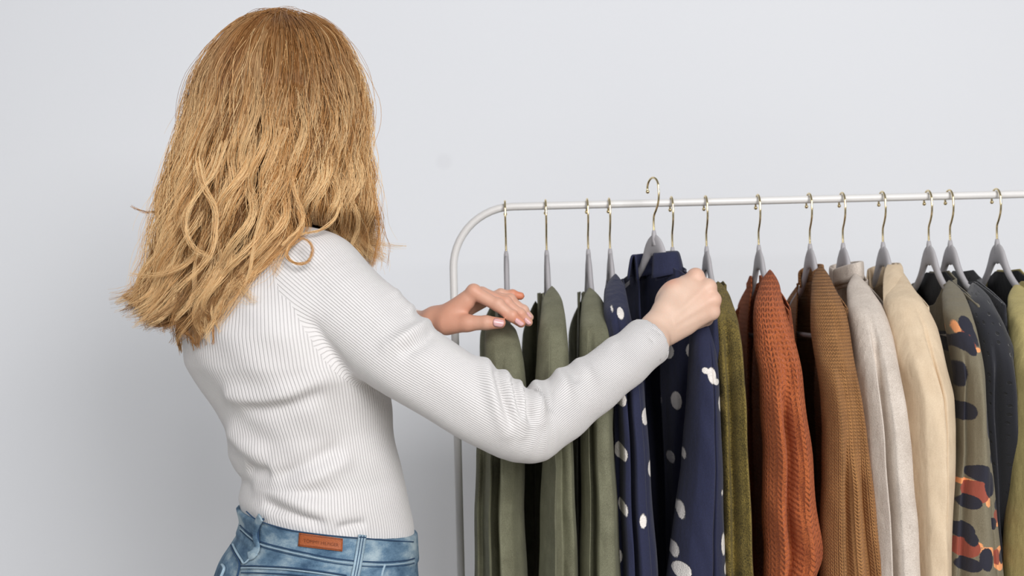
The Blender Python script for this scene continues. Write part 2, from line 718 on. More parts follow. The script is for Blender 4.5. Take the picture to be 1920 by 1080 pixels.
for X in (XL, XR):
    fp = smooth_curve([(X, YR - 0.22, 0.012), (X, YR - 0.20, 0.03), (X, YR - 0.1, 0.045), (X, YR, 0.052), (X, YR + 0.1, 0.045), (X, YR + 0.2, 0.03), (X, YR + 0.22, 0.012)], 30)
    v, f = sweep(fp, 0.009, 12, up=(1, 0, 0))
    ft = link_mesh('foot', v, f, M['rack'], rack)
    for s in (-1, 1):
        v, f = ball((X, YR + s * 0.22, 0.012), 0.012)
        link_mesh('foot_cap', v, f, M['rubber'], ft)

# ------------------------------------------------------------------ hangers
ZN = 1.455            # top of the plastic neck
ARM = [(0, -0.018), (0.015, -0.024), (0.029, -0.040), (0.044, -0.056), (0.068, -0.073), (0.10, -0.086), (0.13, -0.100), (0.148, -0.118)]


def make_hanger(label, X, yc=YR, dz=0.0, yaw=0.0, group='grey hangers with gold hooks on the rail'):
    h = thing('clothes_hanger', label, 'hanger', (X, yc, ZN + dz), group)
    cy, sy = math.cos(yaw), math.sin(yaw)

    def L(w, z, t=0.0):       # w: -near .. +far
        return (X + w * -sy + t * cy, yc + w * cy + t * sy, ZN + dz + z)
    zt = ZR + RT - ZN + 0.0022            # inner top of the hook
    r = 0.0165
    pts = []
    for a in np.linspace(math.radians(-14), math.radians(180), 20):
        pts.append(L(r * math.cos(a), zt - r + 0.0 + r * math.sin(a) + 0.001))
    low = pts[-1]
    pts += [L(-0.0172, zt - r - 0.010), L(-0.0150, zt - r - 0.022), L(-0.0085, zt - r - 0.033), L(-0.002, zt - r - 0.041), L(0, zt - r - 0.050), L(0, 0.004), L(0, -0.012)]
    pts = smooth_curve(pts, 70)
    v, f = sweep(pts, 0.0017, 10, up=(1, 0, 0))
    b, bf = ball(pts[0], 0.0031, 10, 8)
    v, f = join_vf([(v, f), (b, bf)])
    link_mesh('hook', v, f, M['gold'], h)
    # plastic frame: neck + two arms
    pr = []
    full = [(-w_, z_) for w_, z_ in ARM[::-1]] + ARM[1:]
    cl = smooth_curve([L(w_, z_) for w_, z_ in full], 90)
    wv_ = np.linspace(-1, 1, 90)
    hv = 0.0064 + 0.0110 * np.exp(-(wv_ / 0.20) ** 2)
    v1 = sweep(cl, np.stack([hv, np.full(90, 0.0045)], 1), 14, up=(0, 0, 1))
    v2 = sweep([L(0, 0.006), L(0, 0.0), L(0, -0.008), L(0, -0.018)], np.array([[0.0028, 0.0028], [0.0045, 0.0038], [0.007, 0.0042], [0.012, 0.0045]]), 12, up=(0, 1, 0))
    v, f = join_vf([v1, v2])
    link_mesh('arms', v, f, M['velvet_hanger'], h)
    bar = smooth_curve([L(-0.148, -0.116), L(-0.153, -0.128), L(-0.143, -0.141), L(-0.12, -0.146), L(0, -0.146), L(0.12, -0.146), L(0.143, -0.141), L(0.153, -0.128), L(0.148, -0.116)], 60)
    v, f = sweep(bar, 0.0042, 10, up=(1, 0, 0))
    link_mesh('trouser_bar', v, f, M['velvet_hanger'], h)
    return h


# ------------------------------------------------------------------ garments
def px_of(P):
    x, y, z = P[:, 0], P[:, 1], P[:, 2] - CAM_Z
    c_, s_ = math.cos(ROLL), math.sin(ROLL)
    u = (x * c_ - z * s_) / y * FPX
    v_ = (x * s_ + z * c_) / y * FPX
    return 960 + u, 540 - v_


def marks_attr(V, marks, ysq=0.05):
    """distance (m) from each vertex to the nearest printed mark; marks: (point, rx, rz)"""
    d = np.full(len(V), 0.05)
    for (c0, rx, rz) in marks:
        q = V - c0
        k = np.sqrt((q[:, 0] / rx) ** 2 + (q[:, 2] / rz) ** 2 + (q[:, 1] * ysq / rx) ** 2)
        d = smin(d, (k - 1) * min(rx, rz), 0.0012)
    return d


def sleeve_tube(rows, depth, mat, parent, folds=(), half=0.036, seed=0, marks=None, name='sleeve', nr=260, nc=110, panels=None, wrinkle=0.0012):
    """near/far sleeve: rows (py, left px, right px) seen at depth(py) -> closed tube"""
    rows = np.array(rows, float)
    y0, y1 = rows[0, 0], rows[-1, 0]
    ys = np.linspace(y0, y1, nr)
    # smooth interpolation of the outline
    def cub(col):
        return np.interp(ys, rows[:, 0], rows[:, col])
    L_, R_ = cub(1), cub(2)
    ker = np.hanning(15)
    ker /= ker.sum()
    pad = lambda a: np.convolve(np.pad(a, 7, mode='reflect', reflect_type='odd'), ker, 'valid')
    L_, R_ = pad(L_), pad(R_)
    D = np.interp(ys, [d_[0] for d_ in depth], [d_[1] for d_ in depth])
    D = pad(D)
    th = np.linspace(0, 2 * np.pi, nc, endpoint=False)
    rs = np.random.RandomState(seed)
    V, U = [], []
    vlen = 0
    prev = None
    for i in range(nr):
        pl = at(L_[i], ys[i], D[i])
        pr = at(R_[i], ys[i], D[i])
        c_ = (pl + pr) / 2
        hw = abs(pr[0] - pl[0]) / 2
        top = min(1.0, math.sqrt(max(0.0, 1 - (1 - min(1, i / 12.0)) ** 2)) + 0.02)
        hd = half * (0.45 + 0.55 * min(1, (ys[i] - y0) / 120.0)) * top
        cs, sn = np.cos(th), np.sin(th)
        e = 0.86
        x = hw * top * np.sign(cs) * np.abs(cs) ** e
        yd = hd * np.sign(sn) * np.abs(sn) ** e          # +: far
        s_ = x / (hw * top + 1e-9)
        g = 0.0
        vv = (ys[i] - y0) / 540.0
        near = (sn < 0)
        if panels is not None:
            pk = np.array(panels, float)
            sv = np.interp(s_, pk[:, 0], pk[:, 1]) * 0.001
            g = g + -1.9 * sv * sstep(ys[i], y0 + 50, y0 + 330)
        for (s0, s1, amp, wd, start) in folds:
            sc_ = s0 + (s1 - s0) * vv
            k = np.exp(-((s_ - sc_) / wd) ** 2) * sstep(ys[i], start, start + 130)
            g = g - 1.5 * amp * k
        damp = np.clip(-sn, 0, 1) ** 0.5
        yd = yd + np.where(near, g * damp, 0) if not np.isscalar(g) else yd
        z = np.full(nc, c_[2])
        P = np.stack([c_[0] + x, c_[1] + yd, z], 1)
        if prev is not None:
            vlen += abs(c_[2] - prev)
        prev = c_[2]
        V.append(P)
        U.append(np.stack([th / (2 * np.pi) * 0.20, np.full(nc, vlen)], 1))
    V = np.concatenate(V)
    U = np.concatenate(U)
    # irregular cloth wrinkles
    ph = rs.rand(6) * 6.28
    wr = (np.sin(V[:, 2] * 38 + V[:, 0] * 120 + ph[0]) * np.sin(V[:, 0] * 90 + ph[1] + V[:, 2] * 9) + 0.6 * np.sin(V[:, 2] * 80 + ph[2] + V[:, 0] * 160) * np.sin(V[:, 0] * 60 + ph[3]))
    V[:, 1] += wr * wrinkle
    V[:, 0] += 0.4 * wrinkle * np.sin(V[:, 2] * 45 + ph[4])
    F = [tuple(q) for q in grid_faces(nr, nc, True)]
    F.append(tuple(range(nc))[::-1])
    F.append(tuple((nr - 1) * nc + k for k in range(nc)))
    attrs = {}
    if marks:
        for k_, ml in marks.items():
            attrs[k_] = marks_attr(V, ml)
    return link_mesh(name, V, F, mat, parent, uv=U, attrs=attrs)


def garment_body(X, mat, parent, T=0.024, gap=(0.045, 0.03), W=0.185, yc=YR, dz=0.0, yaw=0.0, drop_front=0.0, drop_back=0.0, folds=6, seed=0, marks=None,
                 collar=0.0, neckh=0.0, tneck=0.012, zbot=0.70, flare=0.16, lean=0.0, nr=130, nc=150, tl=0.6, name='body_panel'):
    """C-shaped shell: left face carries the opening, thin at the shoulders"""
    rs = np.random.RandomState(seed + 11)
    ph = rs.rand(8) * 6.28
    g0, g1 = gap
    # loop parameter: q in [-1,1]; |q|<.5 far/near along the back face, outside along the front face
    s = np.linspace(0, 1, nc)
    V, U = [], []
    vs = np.linspace(0, 1, nr) ** 1.25
    for i, v_ in enumerate(vs):
        # w goes  -g -> -1 (near end) -> +1 (far end, along the back) -> +g
        g = (g0 + (g1 - g0) * min(1, v_ * 4)) / W
        a = np.interp(s, [0, 0.3, 0.7, 1.0], [g, 1.0, 3.0, 4.0 - g])
        wn = np.where(a < 1, -a, np.where(a < 3, a - 2, 4 - a))       # -1..1
        side = np.where((a >= 1) & (a <= 3), 1.0, -1.0)                # +1 back (right face)
        wabs = np.abs(wn) * W
        ztop = np.interp(wabs, [0, 0.040, 0.055, 0.085, 0.13, W, W + 0.03], [-0.046 + neckh, -0.044 + neckh, -0.052 + collar + neckh * 0.6, -0.064, -0.079, -0.099, -0.12])
        neck = np.exp(-(wabs / 0.058) ** 4)
        ztop = ztop + np.where(side < 0, -drop_front, -drop_back) * neck
        z = ztop * (1 - v_) + (zbot - ZN) * v_
        dd = (ztop - z)
        thick = T * (0.18 + 0.82 * (1 - np.exp(-np.maximum(dd, 0) / 0.09)))
        thick = np.where(wabs < 0.07, np.maximum(thick, tneck), thick)
        prof = np.maximum(1 - np.abs(wn) ** 3.0, 0) ** 0.5
        tt = side * thick * prof * np.where(side < 0, tl, 1.0)
        Wl = W * (1 + flare * v_)
        ww = wn * Wl
        fl = sstep(dd, 0.05, 0.35) * 0.006
        tt = tt + fl * np.sin(ww * 6.28 * folds + ph[0] + v_ * 1.5) * prof + 0.5 * fl * np.sin(ww * 6.28 * folds * 2.3 + ph[1]) * prof
        tt = tt + lean * dd
        V.append(np.stack([ww, tt, z], 1))
        U.append(np.stack([ww + side * 0.5, z], 1))
    V = np.concatenate(V)
    U = np.concatenate(U)
    cy, sy = math.cos(yaw), math.sin(yaw)
    P = np.stack([X + V[:, 0] * -sy + V[:, 1] * cy, yc + V[:, 0] * cy + V[:, 1] * sy, ZN + dz + V[:, 2]], 1)
    attrs = {}
    if marks:
        for k_, ml in marks.items():
            attrs[k_] = marks_attr(P, ml)
    o = link_mesh(name, P, grid_faces(nr, nc), mat, parent, uv=U, attrs=attrs)
    so = o.modifiers.new('thickness', 'SOLIDIFY')
    so.thickness = 0.0018
    so.offset = 0
    return o


def collar_band(X, mat, parent, yc=YR, dz=0.0, yaw=0.0, height=0.03, w=0.055, tt=0.018, open_front=0.6, zoff=-0.052, flop=0.010, peak=0.0, name='collar'):
    """standing or folded collar round the hanger neck; opening on the left face"""
    n = 60
    a = np.linspace(math.pi + open_front, 3 * math.pi - open_front, n)     # start at left face
    cy, sy = math.cos(yaw), math.sin(yaw)
    rows = []
    prof = [(0, 0), (0.5, 0.15), (0.92, 0.35), (1.0, 0.7), (0.9, 1.1), (0.55, 1.5), (0.1, 1.9)] if flop > 0 else [(0, 0), (0.35, 0.0), (0.7, 0.05), (0.95, 0.1), (1.0, 0.5), (0.8, 0.7), (0.2, 0.7)]
    prof = smooth_curve(prof, 16)
    for (zz, oo) in prof:
        edge = np.abs(a - 2 * math.pi) / (math.pi - open_front)
        t_ = np.cos(a) * tt
        w_ = np.sin(a) * w
        off = abs(flop) * oo
        t_ = t_ + np.cos(a) * off
        w_ = w_ + np.sin(a) * off
        z = zoff + zz * height * (1 + peak * edge ** 3) - 0.012 * edge ** 2
        rows.append(np.stack([X + w_ * sy * -1 + t_ * cy, yc + w_ * cy + t_ * sy, ZN + dz + z], 1))
    V = np.concatenate(rows)
    o = link_mesh(name, V, grid_faces(len(prof), n), mat, parent, uv=np.stack([V[:, 1], V[:, 2]], 1), attrs={'mark_a': np.full(len(V), .05), 'mark_b': np.full(len(V), .05), 'mark_c': np.full(len(V), .05)})
    so = o.modifiers.new('thickness', 'SOLIDIFY')
    so.thickness = 0.0025
    so.offset = 0
    return o

SX = {}
for k_, px in dict(g1=948, g2=1024, g3=1102, g4=1143, g6=1260, g7=1324, g8=1422, g9=1518, g10=1580, g11=1655, g12=1741, g13=1781, g14=1869, g15=1950).items():
    SX[k_] = at(px, 430, YR)[0]


def near_depth(y0, y_sh=70, top=1.735, mid=1.615, low=1.565):
    return [(y0, top), (y0 + y_sh * 0.5, (top + mid) / 2 - 0.005), (y0 + y_sh, mid), (y0 + 2.6 * y_sh, low), (1080, low - 0.01), (1330, low - 0.015)]


def far_sleeve(X, mat, parent, seed=1, marks=None, hw=0.022, dx=0.004):
    out = []
    for (z, Y, k) in [(ZN - 0.078, 1.90, 0.25), (ZN - 0.10, 1.955, 0.7), (ZN - 0.14, 1.99, 0.95), (ZN - 0.25, 2.01, 1.05), (ZN - 0.45, 2.02, 1.2), (0.80, 2.03, 1.35)]:
        # back to the pixel frame used by sleeve_tube
        def px(xx):
            q = px_of(np.array([[xx, Y, z]]))
            return q[0][0], q[1][0]
        l, yy = px(X + dx - hw * k)
        r, _ = px(X + dx + hw * k)
        out.append((yy, l, r, Y))
    rows = [(a, b, c_) for a, b, c_, d_ in out]
    dep = [(a, d_) for a, b, c_, d_ in out]
    return sleeve_tube(rows, dep, mat, parent, half=0.03, seed=seed, marks=marks, nr=90, nc=40,
                       folds=[(-.4, -.4, .006, .2, rows[0][0]), (.3, .3, .006, .2, rows[0][0])])


def ext(rows, y=1320):
    """carry an outline on below the frame with the slope of its last stretch"""
    (ya, la, ra), (yb, lb, rb) = rows[-2], rows[-1]
    k = (y - yb) / (yb - ya) * 0.35
    return rows + [(y, lb + (lb - la) * k, rb + (rb - ra) * k)]


# ---- 1..3 sage green velvet shirts
GG = 'sage green velvet shirts'
h = make_hanger('grey hanger nearest the rounded left corner of the rack, holding the leftmost green shirt', SX['g1'])
g = thing('velvet_shirt', 'leftmost sage green velvet shirt, under the woman\'s left hand', 'shirt', (SX['g1'], YR, ZN - 0.04), GG)
garment_body(SX['g1'] - 0.012, M['green'], g, T=0.022, neckh=-0.022, seed=1, gap=(0.03, 0.012), folds=6, W=0.175, flare=0.2)
rows = [(593, 926, 944), (600, 915, 957), (612, 910, 966), (640, 909, 975), (680, 908, 982), (760, 903, 990), (840, 893, 984), (950, 890, 983), (1020, 890, 986), (1080, 889, 989)]
sleeve_tube(ext(rows), near_depth(593, 60, 1.665, 1.618, 1.602), M['green'], g, seed=1, panels=[(-1,0),(-.85,2),(-.68,-8),(-.36,20),(-.29,-16),(-.04,-14),(0.03,24),(.55,20),(.9,8),(1,0)])

far_sleeve(SX['g1'] - 0.022, M['green'], g, 2, dx=-0.004, hw=0.028)

h = make_hanger('grey hanger second from the rack\'s rounded left corner, holding the middle green shirt', SX['g2'])
g = thing('velvet_shirt', 'middle one of three sage green velvet shirts, behind the bent white elbow', 'shirt', (SX['g2'], YR, ZN - 0.04), GG)
garment_body(SX['g2'] - 0.008, M['green'], g, T=0.022, neckh=-0.022, seed=2, gap=(0.045, 0.02), folds=6, W=0.175, flare=0.2)
rows = [(536, 1028, 1042), (543, 1021, 1049), (560, 1017, 1054), (590, 1014, 1060), (640, 1007, 1064), (720, 1003, 1068), (860, 1017, 1075), (950, 1013, 1079), (1080, 1010, 1084)]
sleeve_tube(ext(rows), near_depth(536), M['green'], g, seed=3, panels=[(-1,0),(-.85,4),(-.25,26),(-.17,2),(.2,-8),(.8,4),(1,0)])

far_sleeve(SX['g2'] - 0.012, M['green'], g, 4, dx=-0.006, hw=0.026)

h = make_hanger('grey hanger third from the rack\'s rounded left corner, holding the rightmost green shirt', SX['g3'])
g = thing('velvet_shirt', 'rightmost sage green velvet shirt, beside the navy polka dot blouses', 'shirt', (SX['g3'], YR, ZN - 0.04), GG)
garment_body(SX['g3'] - 0.008, M['green'], g, T=0.020, neckh=-0.022, seed=3, gap=(0.045, 0.02), folds=6, W=0.175, flare=0.2)
rows = [(539, 1097, 1114), (546, 1093, 1122), (565, 1090, 1130), (600, 1087, 1143), (640, 1087, 1151), (720, 1086, 1151), (800, 1088, 1148), (900, 1090, 1155), (1080, 1087, 1164)]
sleeve_tube(ext(rows), near_depth(539), M['green'], g, seed=5, panels=[(-1,0),(-.9,8),(-.6,14),(-.5,-14),(-.36,-14),(-.2,12),(.6,16),(1,0)])

far_sleeve(SX['g3'] - 0.010, M['green'], g, 6)

# ---- 4 polka dot blouse hanging on the rail
PD = [(1167, 588, 7, 12), (1152, 578, 3.5, 9), (1159, 744, 10, 13), (1208, 779, 8.5, 16), (1161, 842, 9, 15), (1219, 876, 7, 16), (1195, 958, 8, 16), (1165, 942, 6, 14), (1204, 1078, 13, 14), (1184, 826, 3, 13), (1233, 690, 4, 12), (1160, 1040, 6, 13)]


def marks(lst, Y):
    return [(at(a, b, Y), c_ * Y / FPX, d_ * Y / FPX) for a, b, c_, d_ in lst]


h = make_hanger('grey hanger fourth from the left corner, holding the first polka dot blouse', SX['g4'])
g = thing('polka_dot_blouse', 'navy blouse with white tufted dots, squeezed between the green shirt and the lifted blouse', 'blouse', (SX['g4'], YR, ZN - 0.04), 'navy polka dot blouses')
garment_body(SX['g4'] + 0.004, M['polka'], g, T=0.020, seed=4, gap=(0.03, 0.012), folds=5, W=0.175, marks={'mark_a': marks(PD, 1.62)}, flare=0.2)
rows = [(513, 1147, 1160), (520, 1139, 1167), (540, 1133, 1172), (580, 1132, 1180), (640, 1140, 1192), (720, 1150, 1207), (800, 1152, 1214), (900, 1153, 1220), (1000, 1156, 1228), (1080, 1158, 1234)]
sleeve_tube(ext(rows), near_depth(513), M['polka'], g, seed=7, marks={'mark_a': marks(PD, 1.56)}, panels=[(-1,-12),(-.75,-14),(-.66,16),(-.35,14),(-.28,-14),(-.18,-14),(-.1,18),(.45,16),(.55,-4),(1,-6)])

far_sleeve(SX['g4'] + 0.002, M['polka'], g, 8)

# ---- 5 the lifted polka dot blouse
X5, Y5, YAW5 = at(1226, 430, 1.715)[0], 1.715, R0(-24)
DZ5 = 0.024
h = make_hanger('grey hanger lifted clear of the rail, its gold hook standing above it', X5, Y5, DZ5, -YAW5)
g = thing('polka_dot_blouse', 'navy polka dot blouse with open collar, lifted off the rail by the woman\'s right hand', 'blouse', (X5, Y5, ZN), 'navy polka dot blouses')
BD = [(1257, 660, 9, 15), (1294, 656, 11, 16), (1227, 712, 6, 13), (1246, 758, 5, 15), (1269, 751, 8, 17), (1222, 805, 6, 14), (1217, 514, 4, 9), (1240, 855, 3, 12), (1253, 933, 4, 12), (1250, 1040, 6, 14), (1215, 620, 6, 12), (1262, 860, 5, 12), (1225, 960, 6, 13)]
garment_body(X5 + 0.002, M['polka'], g, T=0.026, yc=Y5, dz=DZ5, yaw=-YAW5, seed=5, gap=(0.045, 0.02), folds=5, W=0.16, marks={'mark_a': marks(BD, 1.64)}, flare=0.12)
collar_band(X5, M['polka'], g, yc=Y5, dz=DZ5, yaw=-YAW5, height=0.034, w=0.048, tt=0.018, flop=0.008, zoff=-0.062, peak=0.25)
SD = [(1332, 703, 9, 15), (1320, 694, 6, 6), (1341, 715, 7, 6), (1348, 756, 5, 14), (1283, 850, 3, 10), (1255, 933, 4, 12), (1275, 953, 6, 16), (1263, 1027, 7, 14), (1273, 1059, 15, 15), (1352, 1015, 6, 21), (1358, 1062, 5, 12), (1330, 797, 2, 8), (1350, 920, 3, 6)]
rows = [(545, 1292, 1322), (560, 1288, 1328), (600, 1290, 1332), (640, 1294, 1338), (700, 1290, 1345), (780, 1286, 1349), (880, 1276, 1353), (980, 1263, 1356), (1080, 1249, 1359)]
sleeve_tube(ext(rows), near_depth(545, 70, 1.63, 1.60, 1.565), M['polka'], g, seed=9, marks={'mark_a': marks(SD, 1.545)}, panels=[(-1,0),(-.5,10),(.3,16),(.37,-8),(.46,8),(.9,4),(1,0)])

far_sleeve(X5 - 0.075, M['polka'], g, 10, dx=-0.01)

# ---- 6 plain dark blouse, nearly hidden
h = make_hanger('grey hanger mostly hidden behind the lifted polka dot blouse, only its gold hook showing', SX['g6'])
g = thing('dark_blouse', 'dark navy blouse almost hidden between the lifted polka dot blouse and the olive sweater', 'blouse', (SX['g6'], YR, ZN - 0.04))
garment_body(SX['g6'] + 0.012, M['navy_plain'], g, T=0.018, seed=6, gap=(0.02, 0.01), folds=5, W=0.16, dz=-0.02)

# ---- 7 olive boucle
h = make_hanger('grey hanger just above the woman\'s right fist, holding the olive sweater', SX['g7'])
g = thing('boucle_sweater', 'olive boucle sweater between the polka dot blouse and the rust cardigan', 'sweater', (SX['g7'], YR, ZN - 0.04))
garment_body(SX['g7'] + 0.006, M['olive'], g, T=0.024, seed=7, gap=(0.0, 0.0), folds=4, drop_front=0.05, drop_back=0.01)
rows = [(527, 1339, 1353), (536, 1336, 1361), (560, 1336, 1369), (600, 1336, 1382), (640, 1340, 1387), (720, 1346, 1391), (800, 1350, 1395), (900, 1352, 1400), (1080, 1356, 1408)]
sleeve_tube(ext(rows), near_depth(527), M['olive'], g, seed=11, folds=[(-0.2, -0.3, -0.016, 0.3, 560), (0.72, 0.72, 0.012, 0.3, 560)])
far_sleeve(SX['g7'] + 0.004, M['olive'], g, 12)

# ---- 8 rust mohair cardigan
h = make_hanger('grey hanger holding the rust mohair cardigan', SX['g8'])
g = thing('mohair_cardigan', 'rust orange chunky mohair cardigan with open front', 'cardigan', (SX['g8'], YR, ZN - 0.04))
garment_body(SX['g8'] + 0.002, M['rust'], g, T=0.034, seed=8, gap=(0.030, 0.018), folds=3, tl=0.75)
rows = [(505, 1437, 1448), (512, 1432, 1454), (530, 1426, 1460), (560, 1418, 1467), (600, 1413, 1476), (650, 1415, 1490), (700, 1425, 1500), (760, 1428, 1509), (850, 1430, 1520), (950, 1431, 1529), (1020, 1432, 1538), (1050, 1432, 1538), (1085, 1433, 1526)]
sleeve_tube(rows + [(1150, 1434, 1505), (1320, 1436, 1500)], near_depth(505), M['rust'], g, seed=13, wrinkle=0.003,
            folds=[(-0.5, -0.62, 0.016, 0.3, 640), (-0.05, -0.22, -0.018, 0.12, 700), (0.45, 0.4, 0.012, 0.3, 640)])
far_sleeve(SX['g8'] + 0.0, M['rust'], g, 14, hw=0.026)

# ---- 9 caramel cardigan
h = make_hanger('grey hanger holding the caramel brown knit cardigan', SX['g9'])
g = thing('knit_cardigan', 'caramel brown knit cardigan with ribbed raglan sleeve and open dark front', 'cardigan', (SX['g9'], YR, ZN - 0.04))
garment_body(SX['g9'] + 0.002, M['tan'], g, T=0.030, seed=9, gap=(0.070, 0.050), folds=4)
collar_band(SX['g9'], M['tan'], g, height=0.026, w=0.05, tt=0.012, flop=-0.004, zoff=-0.055, open_front=0.95)
rows = [(497, 1532, 1543), (503, 1526, 1549), (530, 1523, 1557), (560, 1522, 1573), (590, 1522, 1585), (620, 1524, 1590), (680, 1532, 1598), (740, 1540, 1609), (800, 1545, 1619), (870, 1543, 1627), (960, 1540, 1641), (1080, 1538, 1657)]
sleeve_tube(ext(rows), near_depth(497), M['tan'], g, seed=15, folds=[(-0.6, -0.6, 0.010, 0.25, 640), (-0.15, -0.32, -0.014, 0.08, 800), (0.2, 0.0, 0.008, 0.2, 800), (0.4, 0.35, -0.010, 0.10, 820), (0.7, 0.7, 0.008, 0.2, 640)])
far_sleeve(SX['g9'] - 0.002, M['tan'], g, 16, hw=0.028)

# ---- 10 oatmeal sweater
h = make_hanger('grey hanger holding the oatmeal funnel neck sweater', SX['g10'])
g = thing('funnel_neck_sweater', 'oatmeal wool sweater with a ribbed funnel neck, next to the caramel cardigan', 'sweater', (SX['g10'], YR, ZN - 0.04))
garment_body(SX['g10'] + 0.006, M['oat'], g, T=0.030, seed=10, gap=(0.0, 0.0), folds=4, drop_front=0.02)
collar_band(SX['g10'] + 0.004, M['oat'], g, height=0.034, w=0.058, tt=0.017, flop=-0.005, zoff=-0.060, open_front=0.02)
rows = [(512, 1598, 1612), (519, 1592, 1618), (545, 1590, 1632), (570, 1590, 1650), (600, 1592, 1661), (640, 1598, 1670), (690, 1605, 1681), (750, 1608, 1690), (850, 1612, 1699), (950, 1620, 1708), (1080, 1626, 1716)]
sleeve_tube(ext(rows), near_depth(512), M['oat'], g, seed=17, panels=[(-1,0),(-.85,8),(-.45,14),(-.3,-14),(-.15,-14),(-.05,12),(.7,14),(1,0)])
far_sleeve(SX['g10'] + 0.0, M['oat'], g, 18)

# ---- 11 cream jacket
h = make_hanger('grey hanger holding the cream jacket with the wide lapel', SX['g11'])
g = thing('cream_jacket', 'smooth cream jacket with a long folded lapel, between oatmeal sweater and leopard print blouse', 'jacket', (SX['g11'], YR, ZN - 0.04))
garment_body(SX['g11'] + 0.002, M['cream'], g, T=0.030, seed=11, gap=(0.050, 0.03), folds=4)
collar_band(SX['g11'], M['cream'], g, height=0.034, w=0.052, tt=0.016, flop=0.004, zoff=-0.064, open_front=1.0, peak=0.1)
rows = [(493, 1675, 1684), (498, 1669, 1689), (515, 1662, 1694), (540, 1658, 1708), (575, 1659, 1734), (610, 1664, 1752), (640, 1670, 1760), (690, 1680, 1770), (740, 1689, 1783), (800, 1690, 1788), (900, 1694, 1784), (980, 1700, 1780), (1080, 1704, 1777)]
sleeve_tube(ext(rows), near_depth(493), M['cream'], g, seed=19, panels=[(-1,0),(-.6,14),(.05,16),(.15,-6),(.3,6),(1,0)])
lap = [(497, 1664, 1690), (520, 1656, 1694), (560, 1657, 1690), (620, 1662, 1686), (700, 1672, 1684), (760, 1678, 1684)]
lv = []
for (yy, l_, r_) in lap:
    Yd = np.interp(yy, [497, 560, 760], [1.712, 1.625, 1.575])
    for q in np.linspace(0, 1, 9):
        p_ = at(l_ + (r_ - l_) * q, yy, Yd - 0.010 * math.sin(q * math.pi) - 0.004)
        lv.append(p_)
lo_ = link_mesh('lapel', np.array(lv), grid_faces(len(lap), 9), M['cream'], g, uv=np.array(lv)[:, [0, 2]])
so = lo_.modifiers.new('thickness', 'SOLIDIFY')
so.thickness = 0.004
ss_ = lo_.modifiers.new('smooth', 'SUBSURF')
ss_.levels = ss_.render_levels = 2
far_sleeve(SX['g11'] - 0.002, M['cream'], g, 20)

# ---- 12 leopard print blouse
h = make_hanger('grey hanger with wide bare arms, holding the leopard print blouse', SX['g12'])
g = thing('leopard_print_blouse', 'khaki blouse with navy and orange leopard print and black lining', 'blouse', (SX['g12'], YR, ZN - 0.04))
LA = [(1800, 768, 13, 16), (1839, 790, 12, 26), (1817, 878, 20, 14), (1833, 900, 15, 22), (1842, 855, 5, 8), (1800, 933, 17, 12), (1853, 940, 7, 9), (1842, 972, 10, 10), (1790, 985, 17, 14), (1802, 1000, 9, 12), (1796, 1047, 20, 12), (1822, 1033, 14, 20), (1861, 1035, 9, 12),
      (1776, 548, 8, 9), (1795, 545, 10, 8), (1772, 590, 6, 8), (1820, 610, 13, 16), (1808, 640, 14, 16), (1813, 655, 8, 10), (1826, 630, 7, 18), (1795, 700, 10, 22)]
LB = [(1811, 912, 22, 18), (1853, 960, 10, 12), (1792, 1015, 22, 18), (1847, 1032, 9, 14), (1815, 635, 10, 18)]
LC = [(1797, 897, 18, 5), (1828, 930, 9, 9), (1858, 975, 10, 5), (1806, 1008, 11, 5), (1825, 1020, 16, 9), (1855, 1036, 18, 20), (1823, 655, 10, 4), (1804, 615, 5, 14), (1790, 560, 7, 6), (1797, 573, 3, 12), (1815, 1080, 6, 6), (1845, 1078, 7, 6)]
big = lambda L_: [(a, b, c_ * 0.92, d_ * 1.10) for a, b, c_, d_ in L_]
mk_ = lambda Y: {'mark_a': marks(big(LA), Y), 'mark_b': marks(big(LB), Y), 'mark_c': marks(big(LC), Y)}
garment_body(SX['g12'] + 0.004, M['leopard'], g, T=0.016, seed=12, gap=(0.0, 0.0), folds=5, drop_front=0.055, W=0.18, marks=mk_(1.66))
garment_body(SX['g12'] + 0.004, M['black_lining'], g, T=0.008, seed=12, gap=(0.0, 0.0), folds=4, drop_front=0.075, drop_back=0.002, W=0.16, name='lining', zbot=0.95, tneck=0.006)
rows = [(525, 1774, 1783), (530, 1769, 1792), (545, 1768, 1802), (580, 1772, 1815), (620, 1780, 1826), (660, 1788, 1831), (700, 1794, 1836), (770, 1795, 1842), (840, 1794, 1848), (950, 1783, 1862), (1080, 1775, 1876)]
sleeve_tube(ext(rows), near_depth(525, 60), M['leopard'], g, seed=21, marks=mk_(1.56), folds=[(-0.7, -0.7, -0.010, 0.12, 620), (0.45, 0.4, -0.006, 0.06, 860), (0.0, 0.0, 0.008, 0.4, 620)])
far_sleeve(SX['g12'] + 0.0, M['leopard'], g, 22, marks=mk_(2.0), hw=0.018)

